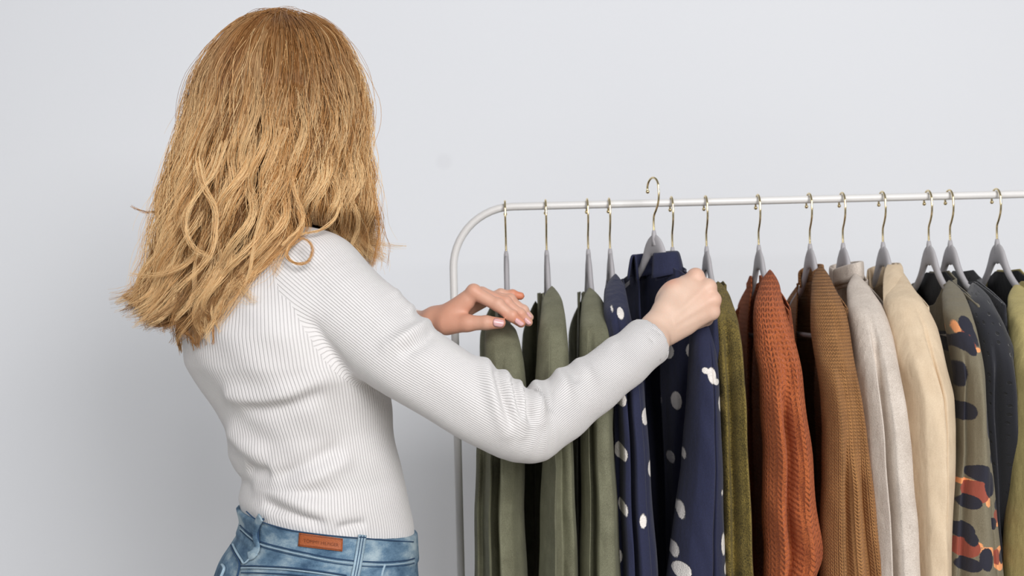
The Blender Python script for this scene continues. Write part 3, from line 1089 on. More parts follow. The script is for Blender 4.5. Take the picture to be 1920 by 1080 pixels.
# ---- 13 black dotted blouse
h = make_hanger('grey hanger close beside the leopard blouse\'s hanger, holding the black dotted blouse', SX['g13'])
g = thing('black_blouse', 'black blouse with small woven dots beside the leopard print blouse', 'blouse', (SX['g13'], YR, ZN - 0.04))
garment_body(SX['g13'] + 0.008, M['black_dot'], g, T=0.018, seed=13, gap=(0.0, 0.0), folds=5, drop_front=0.04, W=0.18)
rows = [(530, 1818, 1828), (537, 1814, 1838), (560, 1813, 1853), (600, 1822, 1875), (640, 1832, 1890), (680, 1840, 1899), (740, 1845, 1903), (840, 1850, 1900), (950, 1862, 1892), (1080, 1870, 1888)]
rows = [(530, 1818, 1828), (537, 1814, 1838), (560, 1813, 1853), (600, 1822, 1875), (640, 1832, 1890), (680, 1838, 1899), (740, 1840, 1905), (840, 1845, 1908), (950, 1852, 1910), (1080, 1860, 1912)]
sleeve_tube(ext(rows), near_depth(530, 60, 1.70, 1.625, 1.60), M['black_dot'], g, seed=23, folds=[(-0.5, -0.5, -0.014, 0.15, 620), (0.1, 0.1, 0.010, 0.25, 620), (0.5, 0.5, -0.010, 0.1, 640)])
far_sleeve(SX['g13'] + 0.006, M['black_dot'], g, 24, hw=0.018)

# ---- 14 mustard top
h = make_hanger('grey hanger with its whole arch showing, holding the mustard top at the right', SX['g14'])
g = thing('mustard_top', 'mustard top with narrow neckline trim and dark inside, second garment from the right frame edge', 'top', (SX['g14'], YR, ZN - 0.04))
garment_body(SX['g14'] + 0.006, M['mustard'], g, T=0.026, seed=14, gap=(0.0, 0.0), folds=5, drop_front=0.07, W=0.185)
garment_body(SX['g14'] + 0.009, M['black_lining'], g, T=0.016, seed=14, gap=(0.0, 0.0), folds=4, drop_front=0.085, drop_back=0.003, W=0.165, name='lining', zbot=0.95, tneck=0.005)
rows = [(532, 1896, 1915), (540, 1892, 1925), (570, 1892, 1945), (620, 1898, 1962), (680, 1902, 1978), (760, 1899, 1985), (860, 1895, 1988), (970, 1889, 1990), (1080, 1883, 1992)]
sleeve_tube(ext(rows), near_depth(532, 60), M['mustard'], g, seed=25, folds=[(-0.75, -0.7, 0.012, 0.2, 640), (-0.2, -0.2, -0.012, 0.15, 620), (0.4, 0.4, 0.010, 0.2, 620)])
far_sleeve(SX['g14'] + 0.0, M['mustard'], g, 26)

# ---- 15 garment cut by the right edge of the frame
h = make_hanger('grey hanger cut off by the right edge of the photo', SX['g15'])
g = thing('crew_neck_top', 'black top on the last hanger, cut off by the right edge of the photo', 'top', (SX['g15'], YR, ZN - 0.04))
garment_body(SX['g15'] + 0.004, M['black_lining'], g, T=0.02, seed=15, gap=(0.0, 0.0), folds=5, drop_front=0.03, W=0.18)
far_sleeve(SX['g15'], M['black_lining'], g, 28)
sleeve_tube(ext([(540, 1985, 2005), (580, 1975, 2030), (700, 1985, 2060), (1080, 1990, 2075)]), near_depth(540), M['black_lining'], g, seed=29)

# ------------------------------------------------------------------ the woman
TH = R0(33)
FW = np.array([math.cos(TH), math.sin(TH), 0.0])       # where she faces
RT_ = np.array([math.sin(TH), -math.cos(TH), 0.0])     # her right
DC = 1.50

ST = [  # py, left px, right px of the torso outline, lateral/front-back ratio
    (430, 452, 560, 1.3), (470, 400, 620, 1.45), (520, 358, 668, 1.55), (570, 332, 696, 1.6), (620, 326, 712, 1.55), (677, 338, 722, 1.5), (720, 368, 730, 1.42), (760, 396, 734, 1.35), (800, 420, 736, 1.3),
    (830, 428, 739, 1.28), (850, 430, 742, 1.27), (875, 442, 748, 1.25), (892, 456, 753, 1.25), (910, 450, 759, 1.25), (930, 445, 764, 1.25), (950, 452, 768, 1.25), (975, 458, 771, 1.25), (1000, 450, 772, 1.25), (1040, 424, 774, 1.25), (1080, 404, 776, 1.25),
    (1130, 388, 778, 1.3), (1200, 378, 776, 1.3)]
tz, tcx, tcy, ta, tb = [], [], [], [], []
for (py, l_, r_, ra) in ST:
    p = at((l_ + r_) / 2, py, DC)
    hw = (r_ - l_) / 2 * DC / FPX
    b_ = hw / math.sqrt(math.cos(TH) ** 2 + (ra * math.sin(TH)) ** 2)
    tz.append(p[2])
    tcx.append(p[0])
    tcy.append(DC + 0.0)
    ta.append(b_ * ra)
    tb.append(b_)
o_ = np.argsort(tz)
zz_ = np.linspace(min(tz), max(tz), 400)
res = []
ker = np.hanning(13)
ker /= ker.sum()
for arr in (tcx, tcy, ta, tb):
    a_ = np.interp(zz_, np.array(tz)[o_], np.array(arr)[o_])
    res.append(np.convolve(np.pad(a_, 6, mode='edge'), ker, 'valid'))
TCX, TCY, TA, TB = res


def torso_q(p):
    z = p[:, 2]
    cx, cy, a, b = [np.interp(z, zz_, k) for k in (TCX, TCY, TA, TB)]
    q0, q1 = p[:, 0] - cx, p[:, 1] - cy
    lat = q0 * RT_[0] + q1 * RT_[1]
    fro = q0 * FW[0] + q1 * FW[1]
    return lat, fro, a, b


def torso_d(p, inset=0.0, ztop=None, zbot=None, k=0.03):
    lat, fro, a, b = torso_q(p)
    a = a - inset
    b = b - inset
    e = 2.25
    r = (np.abs(lat / a) ** e + np.abs(fro / b) ** e) ** (1 / e)
    q = np.sqrt(lat ** 2 + fro ** 2)
    d = (r - 1) * np.minimum(q / np.maximum(r, 1e-3), a * 1.0)
    d = np.where(r < 0.05, -b, d)
    if ztop is not None:
        d = smax(d, p[:, 2] - ztop, k)
    if zbot is not None:
        d = smax(d, zbot - p[:, 2], 0.004)
    return d


# right arm: pixel, depth, radius (m)
RA = [(592, 528, 1.415, 0.066), (655, 585, 1.385, 0.0600), (760, 672, 1.350, 0.0520), (850, 728, 1.332, 0.0475), (925, 772, 1.325, 0.0465), (983, 803, 1.335, 0.0440), (1030, 780, 1.360, 0.0425), (1100, 731, 1.405, 0.0385), (1165, 683, 1.450, 0.0355), (1217, 640, 1.490, 0.0345)]
RAP = np.array([at(a, b, c) for a, b, c, d in RA])
RAR = np.array([d for a, b, c, d in RA])
RAPs = smooth_curve(np.hstack([RAP, RAR[:, None]]), 40)
# left arm (mostly hidden behind the body)
LS = at(418, 560, 1.66)
LA_ = np.array([LS, at(520, 700, 1.76), at(622, 760, 1.80), at(690, 705, 1.745), at(760, 630, 1.665), at(783, 612, 1.640)])
LAR = np.array([0.060, 0.050, 0.044, 0.040, 0.034, 0.031])
LAPs = smooth_curve(np.hstack([LA_, LAR[:, None]]), 24)
ZTOP = at(500, 452, DC)[2]
NECK0 = at(505, 455, 1.53)
HEADC = at(528, 215, 1.50)
HDIR = np.array([math.cos(R0(48)), math.sin(R0(48)), 0.0])
HR = np.array([HDIR[1], -HDIR[0], 0.0])
HM = np.stack([HR, HDIR, np.array([0, 0, 1.0])], 1)
SHR = RAP[0]


def fast_chain(p, P4, k=0.004):
    d = None
    for i in range(len(P4) - 1):
        e = cap(p, P4[i, :3], P4[i + 1, :3], P4[i, 3], P4[i + 1, 3])
        d = e if d is None else np.minimum(d, e)
    return d


cufdir_R = RAP[-1] - RAP[-2]
cufdir_R /= np.linalg.norm(cufdir_R)
cufdir_L = LA_[-1] - LA_[-2]
cufdir_L /= np.linalg.norm(cufdir_L)
CUF_R, CUF_L = RAP[-1], LA_[-1]


def sleeves(p, inset=0.0):
    A = RAPs[::2].copy() if len(RAPs) % 2 else RAPs
    A = RAPs.copy()
    A[:, 3] -= inset
    B = LAPs.copy()
    B[:, 3] -= inset
    # let the tubes run past the cuff, then cut
    e1 = np.hstack([CUF_R + cufdir_R * 0.03, A[-1, 3]])
    e2 = np.hstack([CUF_L + cufdir_L * 0.03, B[-1, 3]])
    return np.vstack([A, e1]), np.vstack([B, e2])


SA, SB = sleeves(None, 0)


def f_sweater_solid(p):
    d = torso_d(p, 0.0, ZTOP, None, 0.05)
    # shoulder girdle
    g = cap(p, RAP[0], (RAP[0] * 0.4 + NECK0 * 0.6) + np.array([0, 0, 0.005]), 0.060, 0.05)
    g2 = cap(p, LS, (LS * 0.4 + NECK0 * 0.6) + np.array([0, 0, 0.005]), 0.058, 0.05)
    d = smin(d, smin(g, g2, 0.03), 0.035)
    aR = fast_chain(p, SA)
    aL = fast_chain(p, SB)
    d = smin(d, smax(aR, (p - CUF_R) @ cufdir_R, 0.002), 0.018)
    d = smin(d, smax(aL, (p - CUF_L) @ cufdir_L, 0.002), 0.018)
    return d


def waist_z(p):
    return CAM_Z - 0.2367 - 0.1526 * p[:, 0] - 0.0758 * p[:, 1]


def f_sweater(p):
    d = f_sweater_solid(p)
    # hollow cuffs
    for cf, dr, rr in ((CUF_R, cufdir_R, RAR[-1] - 0.0045), (CUF_L, cufdir_L, LAR[-1] - 0.0045)):
        hole = cap(p, cf - dr * 0.03, cf + dr * 0.05, rr, rr)
        d = smax(d, -hole, 0.0015)
    # neckline
    nk = cap(p, NECK0 + np.array([0, 0, 0.0]), NECK0 + np.array([0, 0, 0.2]), 0.058, 0.058)
    d = smax(d, -nk, 0.006)
    d = smax(d, waist_z(p) - 0.05 - p[:, 2], 0.004)
    return d


lo = np.array([-0.62, 1.20, 0.98])
hi = np.array([0.26, 1.92, 1.55])
V, F = sdf_mesh(f_sweater, lo, hi, 0.0030)
V = lap_smooth(V, F, 2, 0.4)


# folds: (pixel polyline, depth, height in metres, width in metres)
def seg_dist(V, pts):
    best = np.full(len(V), 9.0)
    tt = np.zeros(len(V))
    n = len(pts) - 1
    sc_ = np.array([1, 0.10, 1])
    for i in range(n):
        a, b = pts[i] * sc_, pts[i + 1] * sc_
        ba = b - a
        q = V * sc_ - a
        t_ = np.clip((q @ ba) / (ba @ ba), 0, 1)
        d = np.linalg.norm(q - t_[:, None] * ba, axis=1)
        m = d < best
        best[m] = d[m]
        tt[m] = (i + t_[m]) / n
    return best, tt


FOLDS = [
    ([(905, 672), (912, 700), (930, 760), (950, 812)], 1.28, 0.0060, 0.008),
    ([(925, 694), (934, 712), (948, 760), (962, 806)], 1.28, -0.0050, 0.005),
    ([(941, 700), (948, 718), (964, 770), (978, 815)], 1.28, 0.0060, 0.006),
    ([(958, 712), (966, 740), (977, 790)], 1.28, -0.0050, 0.004),
    ([(971, 718), (977, 745), (986, 800)], 1.28, 0.0050, 0.0045),
    ([(985, 722), (990, 750), (996, 800)], 1.28, -0.0060, 0.0045),
    ([(1002, 708), (1010, 740), (1014, 790)], 1.29, 0.0070, 0.008),
    ([(1026, 704), (1032, 740), (1034, 780)], 1.30, -0.0040, 0.006),
    ([(1046, 694), (1056, 715), (1068, 745)], 1.32, 0.0050, 0.008),
    ([(1068, 688), (1078, 705), (1088, 725)], 1.33, -0.0030, 0.006),
    ([(1085, 676), (1100, 695), (1112, 715)], 1.35, 0.0030, 0.008),
    ([(1150, 636), (1165, 655)], 1.38, 0.0025, 0.010),
    ([(724, 515), (738, 540), (742, 560)], 1.33, 0.0055, 0.008),
    ([(755, 558), (765, 575), (768, 590)], 1.32, 0.0050, 0.007),
    ([(805, 590), (790, 610), (760, 632), (722, 652)], 1.28, 0.0060, 0.009),
    ([(812, 618), (785, 645), (740, 668)], 1.28, -0.0040, 0.009),
    ([(575, 590), (600, 640), (635, 690), (650, 708)], 1.32, -0.0035, 0.007),
    ([(440, 738), (500, 741), (560, 728), (612, 706), (640, 700)], 1.40, 0.0050, 0.012),
    ([(455, 760), (510, 762), (570, 748), (625, 722)], 1.40, -0.0045, 0.010),
    ([(650, 835), (600, 862), (545, 888), (500, 905)], 1.38, -0.0050, 0.012),
    ([(640, 865), (590, 890), (530, 912)], 1.38, 0.0045, 0.014),
    ([(440, 815), (480, 838), (520, 850)], 1.42, 0.0060, 0.016),
    ([(458, 875), (490, 880), (520, 878)], 1.42, -0.0050, 0.010),
    ([(480, 948), (530, 958), (580, 972), (620, 980)], 1.38, -0.0060, 0.007),
    ([(470, 925), (530, 935), (590, 950), (640, 965)], 1.38, 0.0045, 0.012),
    ([(630, 990), (660, 985), (690, 984)], 1.38, -0.0040, 0.005),
    ([(640, 710), (645, 800), (655, 900)], 1.38, -0.0015, 0.02),
]
N = vnormals(V, F)
disp = np.zeros(len(V))
for pl, dep, amp, wd in FOLDS:
    pts = smooth_curve([at(a, b, dep) for a, b in pl], 12)
    d, tt = seg_dist(V, pts)
    endf = sstep(tt, 0, 0.25) * sstep(1 - tt, 0, 0.3) if amp * 1 < 0 else (0.35 + 0.65 * sstep(1 - tt, 0, 0.4))
    front = sstep(-N[:, 1], -0.75, 0.15)
    disp += amp * np.exp(-(d / wd) ** 2) * endf * front
disp += 0.0010 * np.sin(V[:, 2] * 70 + V[:, 0] * 30) * np.sin(V[:, 0] * 55 + V[:, 2] * 20)
V = V + N * (disp * 1.7)[:, None]
V = lap_smooth(V, F, 1, 0.3)


# rib coordinates
def arm_phase(V, P4, nrib, ref=np.array([0, -1.0, 0])):
    P = P4[:, :3]
    seg = P[1:] - P[:-1]
    Tn = seg / np.linalg.norm(seg, axis=1)[:, None]
    Tv = np.vstack([Tn[:1], (Tn[1:] + Tn[:-1]) / 2, Tn[-1:]])
    best = np.full(len(V), 9.0)
    C = np.zeros_like(V)
    T = np.zeros_like(V)
    for i in range(len(P) - 1):
        ba = seg[i]
        t_ = np.clip(((V - P[i]) @ ba) / (ba @ ba), 0, 1)
        c_ = P[i] + t_[:, None] * ba
        d = np.linalg.norm(V - c_, axis=1)
        m = d < best
        best[m] = d[m]
        C[m] = c_[m]
        T[m] = ((1 - t_)[:, None] * Tv[i] + t_[:, None] * Tv[i + 1])[m]
    T /= np.linalg.norm(T, axis=1)[:, None]
    e1 = ref - T * (T @ ref)[:, None]
    e1 /= np.linalg.norm(e1, axis=1)[:, None]
    e2 = np.cross(T, e1)
    q = V - C
    ang = np.arctan2((q * e2).sum(1), (q * e1).sum(1))
    return ang / (2 * np.pi) * nrib, best


pR, dR = arm_phase(V, RAPs, 108)
pL, dL = arm_phase(V, LAPs, 100, np.array([0, -1.0, 0]))
rR = dR - 0.058 - 0.012 * sstep(V[:, 0], -0.30, -0.10)
lat, fro, a_, b_ = torso_q(V)
pT = np.arctan2(-lat / a_, -fro / b_) / (2 * np.pi) * 176      # seam at the front
sleeveR = (fast_chain(V, SA) < 0.012) & ((V - at(590, 560, 1.40)) @ np.array([0.80, -0.2, 0.36]) > -0.012)
sleeveR |= (V[:, 0] > at(735, 700, 1.35)[0]) & (fast_chain(V, SA) < 0.02)
sleeveL = (fast_chain(V, SB) < 0.010) & (V[:, 1] > 1.66)
isS = (sleeveR | sleeveL).astype(float)
ph = np.where(sleeveL & ~sleeveR, pL, pR)

WO = at(590, 1000, 1.48)
woman = thing('person', 'blond woman seen from behind in white ribbed sweater and blue jeans, reaching into the rack', 'person', (WO[0], WO[1], 0))
sweater = link_mesh('sweater', V, F, M['sweater'], woman, attrs={'rib_sleeve': ph, 'rib_torso': pT, 'is_sleeve': isS})

# ---- hands
H5 = lambda px, py, Y: at(px, py, Y)


def f_right_hand(p):
    W = H5(1228, 626, 1.500)
    kn = [H5(1303, 519, 1.545), H5(1326, 539, 1.535), H5(1335, 563, 1.530), H5(1333, 586, 1.532)]      # index .. little knuckles
    kr = [0.0115, 0.0115, 0.0112, 0.0105]
    wr = [H5(1240, 600, 1.512), H5(1243, 608, 1.508), H5(1246, 617, 1.508), H5(1250, 626, 1.512)]
    d = None
    for a, b, r in zip(wr, kn, kr):
        e = cap(p, a, b, 0.0150, r)
        d = e if d is None else smin(d, e, 0.012)
    # wrist, forearm
    d = smin(d, cap(p, H5(1195, 660, 1.475), H5(1228, 622, 1.502), 0.0245, 0.0215), 0.010)
    d = smin(d, cap(p, H5(1226, 612, 1.500), H5(1250, 590, 1.515), 0.0165, 0.0175), 0.012)
    d = smin(d, cap(p, H5(1236, 632, 1.504), H5(1282, 608, 1.525), 0.0135, 0.0150), 0.010)
    d = smin(d, ell(p, H5(1275, 570, 1.535), (0.036, 0.014, 0.034)), 0.012)
    # fingers curling away round the collar
    for i, (k_, r) in enumerate(zip(kn, kr)):
        off = np.array([0.004, 0.0, -0.001]) if i else np.array([0.002, 0, 0.003])
        p1 = k_ + np.array([-0.004, 0.034, -0.010]) + off
        p2 = p1 + np.array([-0.022, 0.010, -0.010])
        p3 = p2 + np.array([-0.016, -0.008, -0.004])
        e = smin(smin(cap(p, k_, p1, r * 0.95, 0.0085), cap(p, p1, p2, 0.0085, 0.0078), 0.003), cap(p, p2, p3, 0.0078, 0.0068), 0.003)
        d = smin(d, e, 0.004)
        d = smin(d, np.linalg.norm(p - k_ - np.array([0.002, -0.003, 0.001]), axis=1) - (r * 0.86), 0.006)
    # thumb leaves the side of the palm near its base
    T0, T1, T2, T3 = H5(1247, 580, 1.515), H5(1264, 545, 1.530), H5(1282, 531, 1.556), H5(1296, 530, 1.580)
    e = smin(smin(cap(p, T0, T1, 0.0160, 0.0125), cap(p, T1, T2, 0.0115, 0.0100), 0.006), cap(p, T2, T3, 0.0100, 0.0082), 0.003)
    d = smin(d, e, 0.009)
    # tendons
    for i in (0, 1, 2, 3):
        d = smin(d, cap(p, wr[i] + np.array([0.012, -0.0125, 0.008]), kn[i] + np.array([-0.004, -0.0095, 0]), 0.0016, 0.0022), 0.006)
    return d


RHN = []          # right-hand nails are turned away from view


def f_left_hand(p):
    W = H5(812, 604, 1.612)
    kn = [H5(889, 548, 1.585), H5(903, 551, 1.603), H5(911, 555, 1.620), H5(913, 560, 1.637)]
    wr = [H5(832, 592, 1.600), H5(834, 592, 1.608), H5(836, 594, 1.616), H5(838, 598, 1.622)]
    d = None
    for a, b in zip(wr, kn):
        e = cap(p, a, b, 0.0130, 0.0105)
        d = e if d is None else smin(d, e, 0.010)
    d = smin(d, cap(p, H5(745, 632, 1.65), H5(815, 603, 1.612), 0.0230, 0.0195), 0.010)
    d = smin(d, cap(p, H5(815, 600, 1.61), H5(842, 600, 1.600), 0.0190, 0.0180), 0.010)
    # index, middle, ring, little
    fg = [
        ([kn[0], H5(933, 572, 1.578), H5(960, 593, 1.575), H5(977, 606, 1.577)], [0.0103, 0.0093, 0.0082, 0.0066]),
        ([kn[1], H5(948, 568, 1.600), H5(975, 590, 1.598), H5(991, 604, 1.598)], [0.0100, 0.0090, 0.0080, 0.0064]),
        ([kn[2], H5(956, 563, 1.620), H5(981, 583, 1.620), H5(993, 595, 1.620)], [0.0096, 0.0086, 0.0076, 0.0062]),
        ([kn[3], H5(938, 552, 1.642), H5(960, 553, 1.644), H5(976, 555, 1.644)], [0.0088, 0.0076, 0.0070, 0.0060]),
    ]
    for pts, rr in fg:
        e = None
        for i in range(3):
            c_ = cap(p, pts[i], pts[i + 1], rr[i], rr[i + 1])
            e = c_ if e is None else smin(e, c_, 0.003)
        for i in (1, 2):
            e = smin(e, np.linalg.norm(p - pts[i] - np.array([0.001, -0.001, 0.002]), axis=1) - rr[i] * 0.95, 0.003)
        d = smin(d, e, 0.0035)
    # thumb
    T = [H5(838, 606, 1.592), H5(876, 606, 1.578), H5(912, 605, 1.570), H5(938, 606, 1.566)]
    e = smin(smin(cap(p, T[0], T[1], 0.0175, 0.0120), cap(p, T[1], T[2], 0.0115, 0.0100), 0.006), cap(p, T[2], T[3], 0.0105, 0.0078), 0.003)
    d = smin(d, e, 0.008)
    # web between thumb and index
    d = smin(d, cap(p, H5(850, 590, 1.594), H5(876, 570, 1.588), 0.0140, 0.0085), 0.010)
    # knuckle
    d = smin(d, np.linalg.norm(p - kn[0] - np.array([-0.001, -0.002, 0.003]), axis=1) - 0.0088, 0.006)
    return d


RH = bounded(f_right_hand, H5(1275, 575, 1.53), 0.105)
LH = bounded(f_left_hand, H5(885, 590, 1.605), 0.135)
PEL = at(600, 1130, DC)
PEL[1] = DC


def leg(side):
    hip = PEL + RT_ * 0.088 * side + np.array([0, 0, -0.02])
    knee = np.array([hip[0], hip[1], 0.52]) + FW * 0.03 + RT_ * 0.012 * side
    ank = np.array([knee[0], knee[1], 0.09]) - FW * 0.03
    toe = ank + FW * 0.15 + np.array([0, 0, -0.062])
    heel = ank - FW * 0.035 + np.array([0, 0, -0.052])
    return hip, knee, ank, toe, heel


LEGS = [leg(1), leg(-1)]


def f_head(p):
    hc = HEADC
    d = ell(p, hc + np.array([0, 0, 0.012]) - HDIR * 0.012, (0.074, 0.094, 0.098), HM)
    d = smin(d, ell(p, hc + HDIR * 0.030 + np.array([0, 0, -0.055]), (0.052, 0.052, 0.066), HM), 0.03)
    L = lambda r, f_, u: hc + HR * r + HDIR * f_ + np.array([0, 0, u])
    d = smin(d, cap(p, L(0, 0.082, -0.020), L(0, 0.100, -0.052), 0.007, 0.0105), 0.008)          # nose
    for s in (-1, 1):
        d = smax(d, -ell(p, L(0.030 * s, 0.092, -0.022), (0.014, 0.012, 0.010), HM), 0.008)        # sockets
        d = smin(d, ell(p, L(0.030 * s, 0.072, -0.022), (0.012, 0.012, 0.010), HM), 0.002)         # eyeballs / lids
        d = smin(d, ell(p, L(0.074 * s, -0.004, -0.028), (0.008, 0.017, 0.030), HM), 0.004)        # ears
        d = smin(d, cap(p, L(0.012 * s, 0.084, -0.004), L(0.045 * s, 0.068, -0.004), 0.004, 0.003), 0.006)
    d = smin(d, cap(p, L(-0.016, 0.080, -0.077), L(0.016, 0.080, -0.077), 0.006, 0.006), 0.004)    # lips
    d = smin(d, cap(p, L(-0.013, 0.079, -0.086), L(0.013, 0.079, -0.086), 0.006, 0.006), 0.004)
    d = smax(d, -cap(p, L(-0.02, 0.089, -0.0815), L(0.02, 0.089, -0.0815), 0.0018, 0.0018), 0.002)
    d = smin(d, ell(p, L(0, 0.066, -0.108), (0.020, 0.018, 0.016), HM), 0.012)                    # chin
    return d


HD = bounded(f_head, HEADC, 0.16)


def f_body(p):
    d = torso_d(p, 0.016, ZTOP - 0.005, at(600, 1190, DC)[2], 0.05)
    g = cap(p, RAP[0], RAP[0] * 0.4 + NECK0 * 0.6, 0.050, 0.042)
    g2 = cap(p, LS, LS * 0.4 + NECK0 * 0.6, 0.050, 0.042)
    d = smin(d, smin(g, g2, 0.03), 0.03)
    d = smin(d, cap(p, NECK0 - np.array([0, 0, 0.03]), HEADC + np.array([0, 0, -0.06]) - HDIR * 0.01, 0.055, 0.050), 0.02)
    A = RAPs[::3].copy()
    A[:, 3] = A[:, 3] * 0.78
    d = smin(d, fast_chain(p, A), 0.015)
    B = LAPs[::3].copy()
    B[:, 3] = B[:, 3] * 0.78
    d = smin(d, fast_chain(p, B), 0.015)
    d = smin(d, cap(p, A[-1, :3], H5(1228, 622, 1.502), A[-1, 3], 0.0205), 0.008)
    d = smin(d, cap(p, B[-1, :3], H5(815, 603, 1.612), B[-1, 3], 0.0190), 0.008)
    for hip, knee, ank, toe, heel in LEGS:
        e = smin(cap(p, hip, knee, 0.082, 0.052), cap(p, knee, ank, 0.050, 0.033), 0.02)
        e = smin(e, cap(p, ank, toe, 0.030, 0.022), 0.015)
        e = smin(e, cap(p, ank, heel, 0.032, 0.026), 0.015)
        d = smin(d, e, 0.02)
    d = smin(d, HD(p), 0.012)
    d = smin(d, RH(p), 0.004)
    d = smin(d, LH(p), 0.004)
    return d


lo = np.array([-0.62, 1.20, -0.005])
hi = np.array([0.34, 1.92, 1.80])
V, F = sdf_mesh(f_body, lo, hi, 0.0024)
V = lap_smooth(V, F, 1, 0.35)
# redder finger ends, knuckles and thumb; wide left-hand patches paint in its shaded tone
bl = np.zeros(len(V))
for c_, r_, a_ in [(H5(977, 606, 1.575), 0.03, 0.8), (H5(938, 606, 1.566), 0.025, 0.7), (H5(890, 548, 1.575), 0.025, 0.5), (H5(935, 575, 1.575), 0.02, 0.4), (H5(976, 555, 1.64), 0.025, 0.9), (H5(850, 605, 1.59), 0.09, 0.55), (H5(930, 580, 1.60), 0.06, 0.5), (H5(992, 600, 1.60), 0.02, 0.5), (H5(905, 570, 1.59), 0.05, 0.45),
                   (H5(1305, 515, 1.545), 0.02, 0.3), (H5(1333, 560, 1.53), 0.03, 0.22), (H5(1258, 530, 1.53), 0.012, 0.5)]:
    bl = np.maximum(bl, a_ * np.exp(-(np.linalg.norm(V - c_, axis=1) / r_) ** 2))
body = link_mesh('body', V, F, M['skin'], woman, attrs={'blush_shade': bl})

# nails on the left hand
for pa_, pb_, wd, nd in [((926, 603, 1.5575), (944, 606, 1.5590), 0.0068, (0.05, -1, 0.25)), ((968, 598, 1.5680), (981, 608, 1.5700), 0.0048, (0.25, -0.9, 0.5)), ((985, 597, 1.5905), (995, 606, 1.5910), 0.0044, (0.3, -0.85, 0.5)), ((989, 586, 1.6130), (996, 595, 1.6140), 0.004, (0.35, -0.85, 0.5))]:
    a, b = H5(*pa_), H5(*pb_)
    ax = b - a
    L_ = np.linalg.norm(ax)
    ax /= L_
    n_ = np.array(nd, float)
    n_ -= ax * (n_ @ ax)
    n_ /= np.linalg.norm(n_)
    s_ = np.cross(ax, n_)
    vv = []
    for i in range(9):
        for j in range(9):
            u_, w_ = i / 8, (j / 8 - 0.5) * 2
            wd2 = wd * (1 - 0.25 * abs(2 * u_ - 1) ** 4)
            pos = a + ax * L_ * (u_ + 0.06 * (1 - w_ * w_) * (1 if u_ > .5 else -1)) + s_ * wd2 * w_ * 0.95 + n_ * (0.0012 - 0.0042 * w_ * w_)
            vv.append(pos)
    o = link_mesh('fingernail', np.array(vv), grid_faces(9, 9), M['nail'], body)
    so = o.modifiers.new('thickness', 'SOLIDIFY')
    so.thickness = 0.0009

# ---- jeans
def f_jeans(p):
    wz = waist_z(p)
    dz_ = wz - p[:, 2]
    off = 0.0035 + 0.0022 * (1 - sstep(dz_, 0.036, 0.040))       # waistband stands proud of the yoke
    d = torso_d(p, -off, None, at(600, 1195, DC)[2] - 0.02)
    for hip, knee, ank, toe, heel in LEGS:
        e = smin(cap(p, hip, knee, 0.092, 0.062), cap(p, knee, ank + np.array([0, 0, 0.02]), 0.061, 0.046), 0.02)
        d = smin(d, e, 0.035)
    # creases of the yoke and the hips
    inner = torso_d(p, 0.0015, None, at(600, 1195, DC)[2] - 0.1)
    hol = smax(inner, (wz - 0.03) - p[:, 2], 0.002)
    d = smax(d, p[:, 2] - wz, 0.0022)
    d = smax(d, -hol, 0.001)
    d = smax(d, 0.085 - p[:, 2], 0.003)
    return d


V, F = sdf_mesh(f_jeans, np.array([-0.60, 1.25, 0.06]), np.array([0.06, 1.80, 1.16]), 0.0032)
V = lap_smooth(V, F, 1, 0.3)
N = vnormals(V, F)
dz_ = waist_z(V) - V[:, 2]
V = V + N * (0.0012 * np.sin(V[:, 2] * 140 + np.sin(V[:, 0] * 40) * 2) * sstep(dz_, 0.05, 0.09))[:, None]
jeans = link_mesh('jeans', V, F, M['denim'], woman)


def on_jeans(px, py, lift=0.0):
    """march from the lens until the jeans are met"""
    d0 = at(px, py, 1.0) - np.array([0, 0, CAM_Z])
    o0 = np.array([0, 0, CAM_Z])
    t_ = 1.2
    for _ in range(60):
        P = (o0 + d0 * t_)[None]
        dd = torso_d(P, -0.0057 - lift)[0]
        if dd < 2e-4:
            break
        t_ += dd * 0.7
        if t_ > 1.7:
            t_ = 1.52
            break
    return o0 + d0 * t_


def strip(pxs, width, mat, parent, name, lift=0.0008, thick=None, n=40, flat=0.4):
    pts = smooth_curve([on_jeans(a, b, lift) for a, b in pxs], n)
    C0 = np.array([TCX[120], DC, 0])
    V_, F_ = [], []
    T_ = np.gradient(pts, axis=0)
    T_ /= np.linalg.norm(T_, axis=1)[:, None]
    k = 10
    th = np.linspace(0, 2 * np.pi, k, endpoint=False)
    for i in range(n):
        nr_ = pts[i] - C0
        nr_[2] = 0
        nr_ -= T_[i] * (nr_ @ T_[i])
        nr_ /= np.linalg.norm(nr_)
        s_ = np.cross(T_[i], nr_)
        V_.append(pts[i] + np.outer(np.cos(th) * width / 2, s_) + np.outer(np.sin(th) * (thick or width / 2) , nr_))
    V_ = np.concatenate(V_)
    F_ = [tuple(q) for q in grid_faces(n, k, True)]
    F_ += [tuple(range(k))[::-1], tuple((n - 1) * k + q for q in range(k))]
    return link_mesh(name, V_, F_, mat, parent)


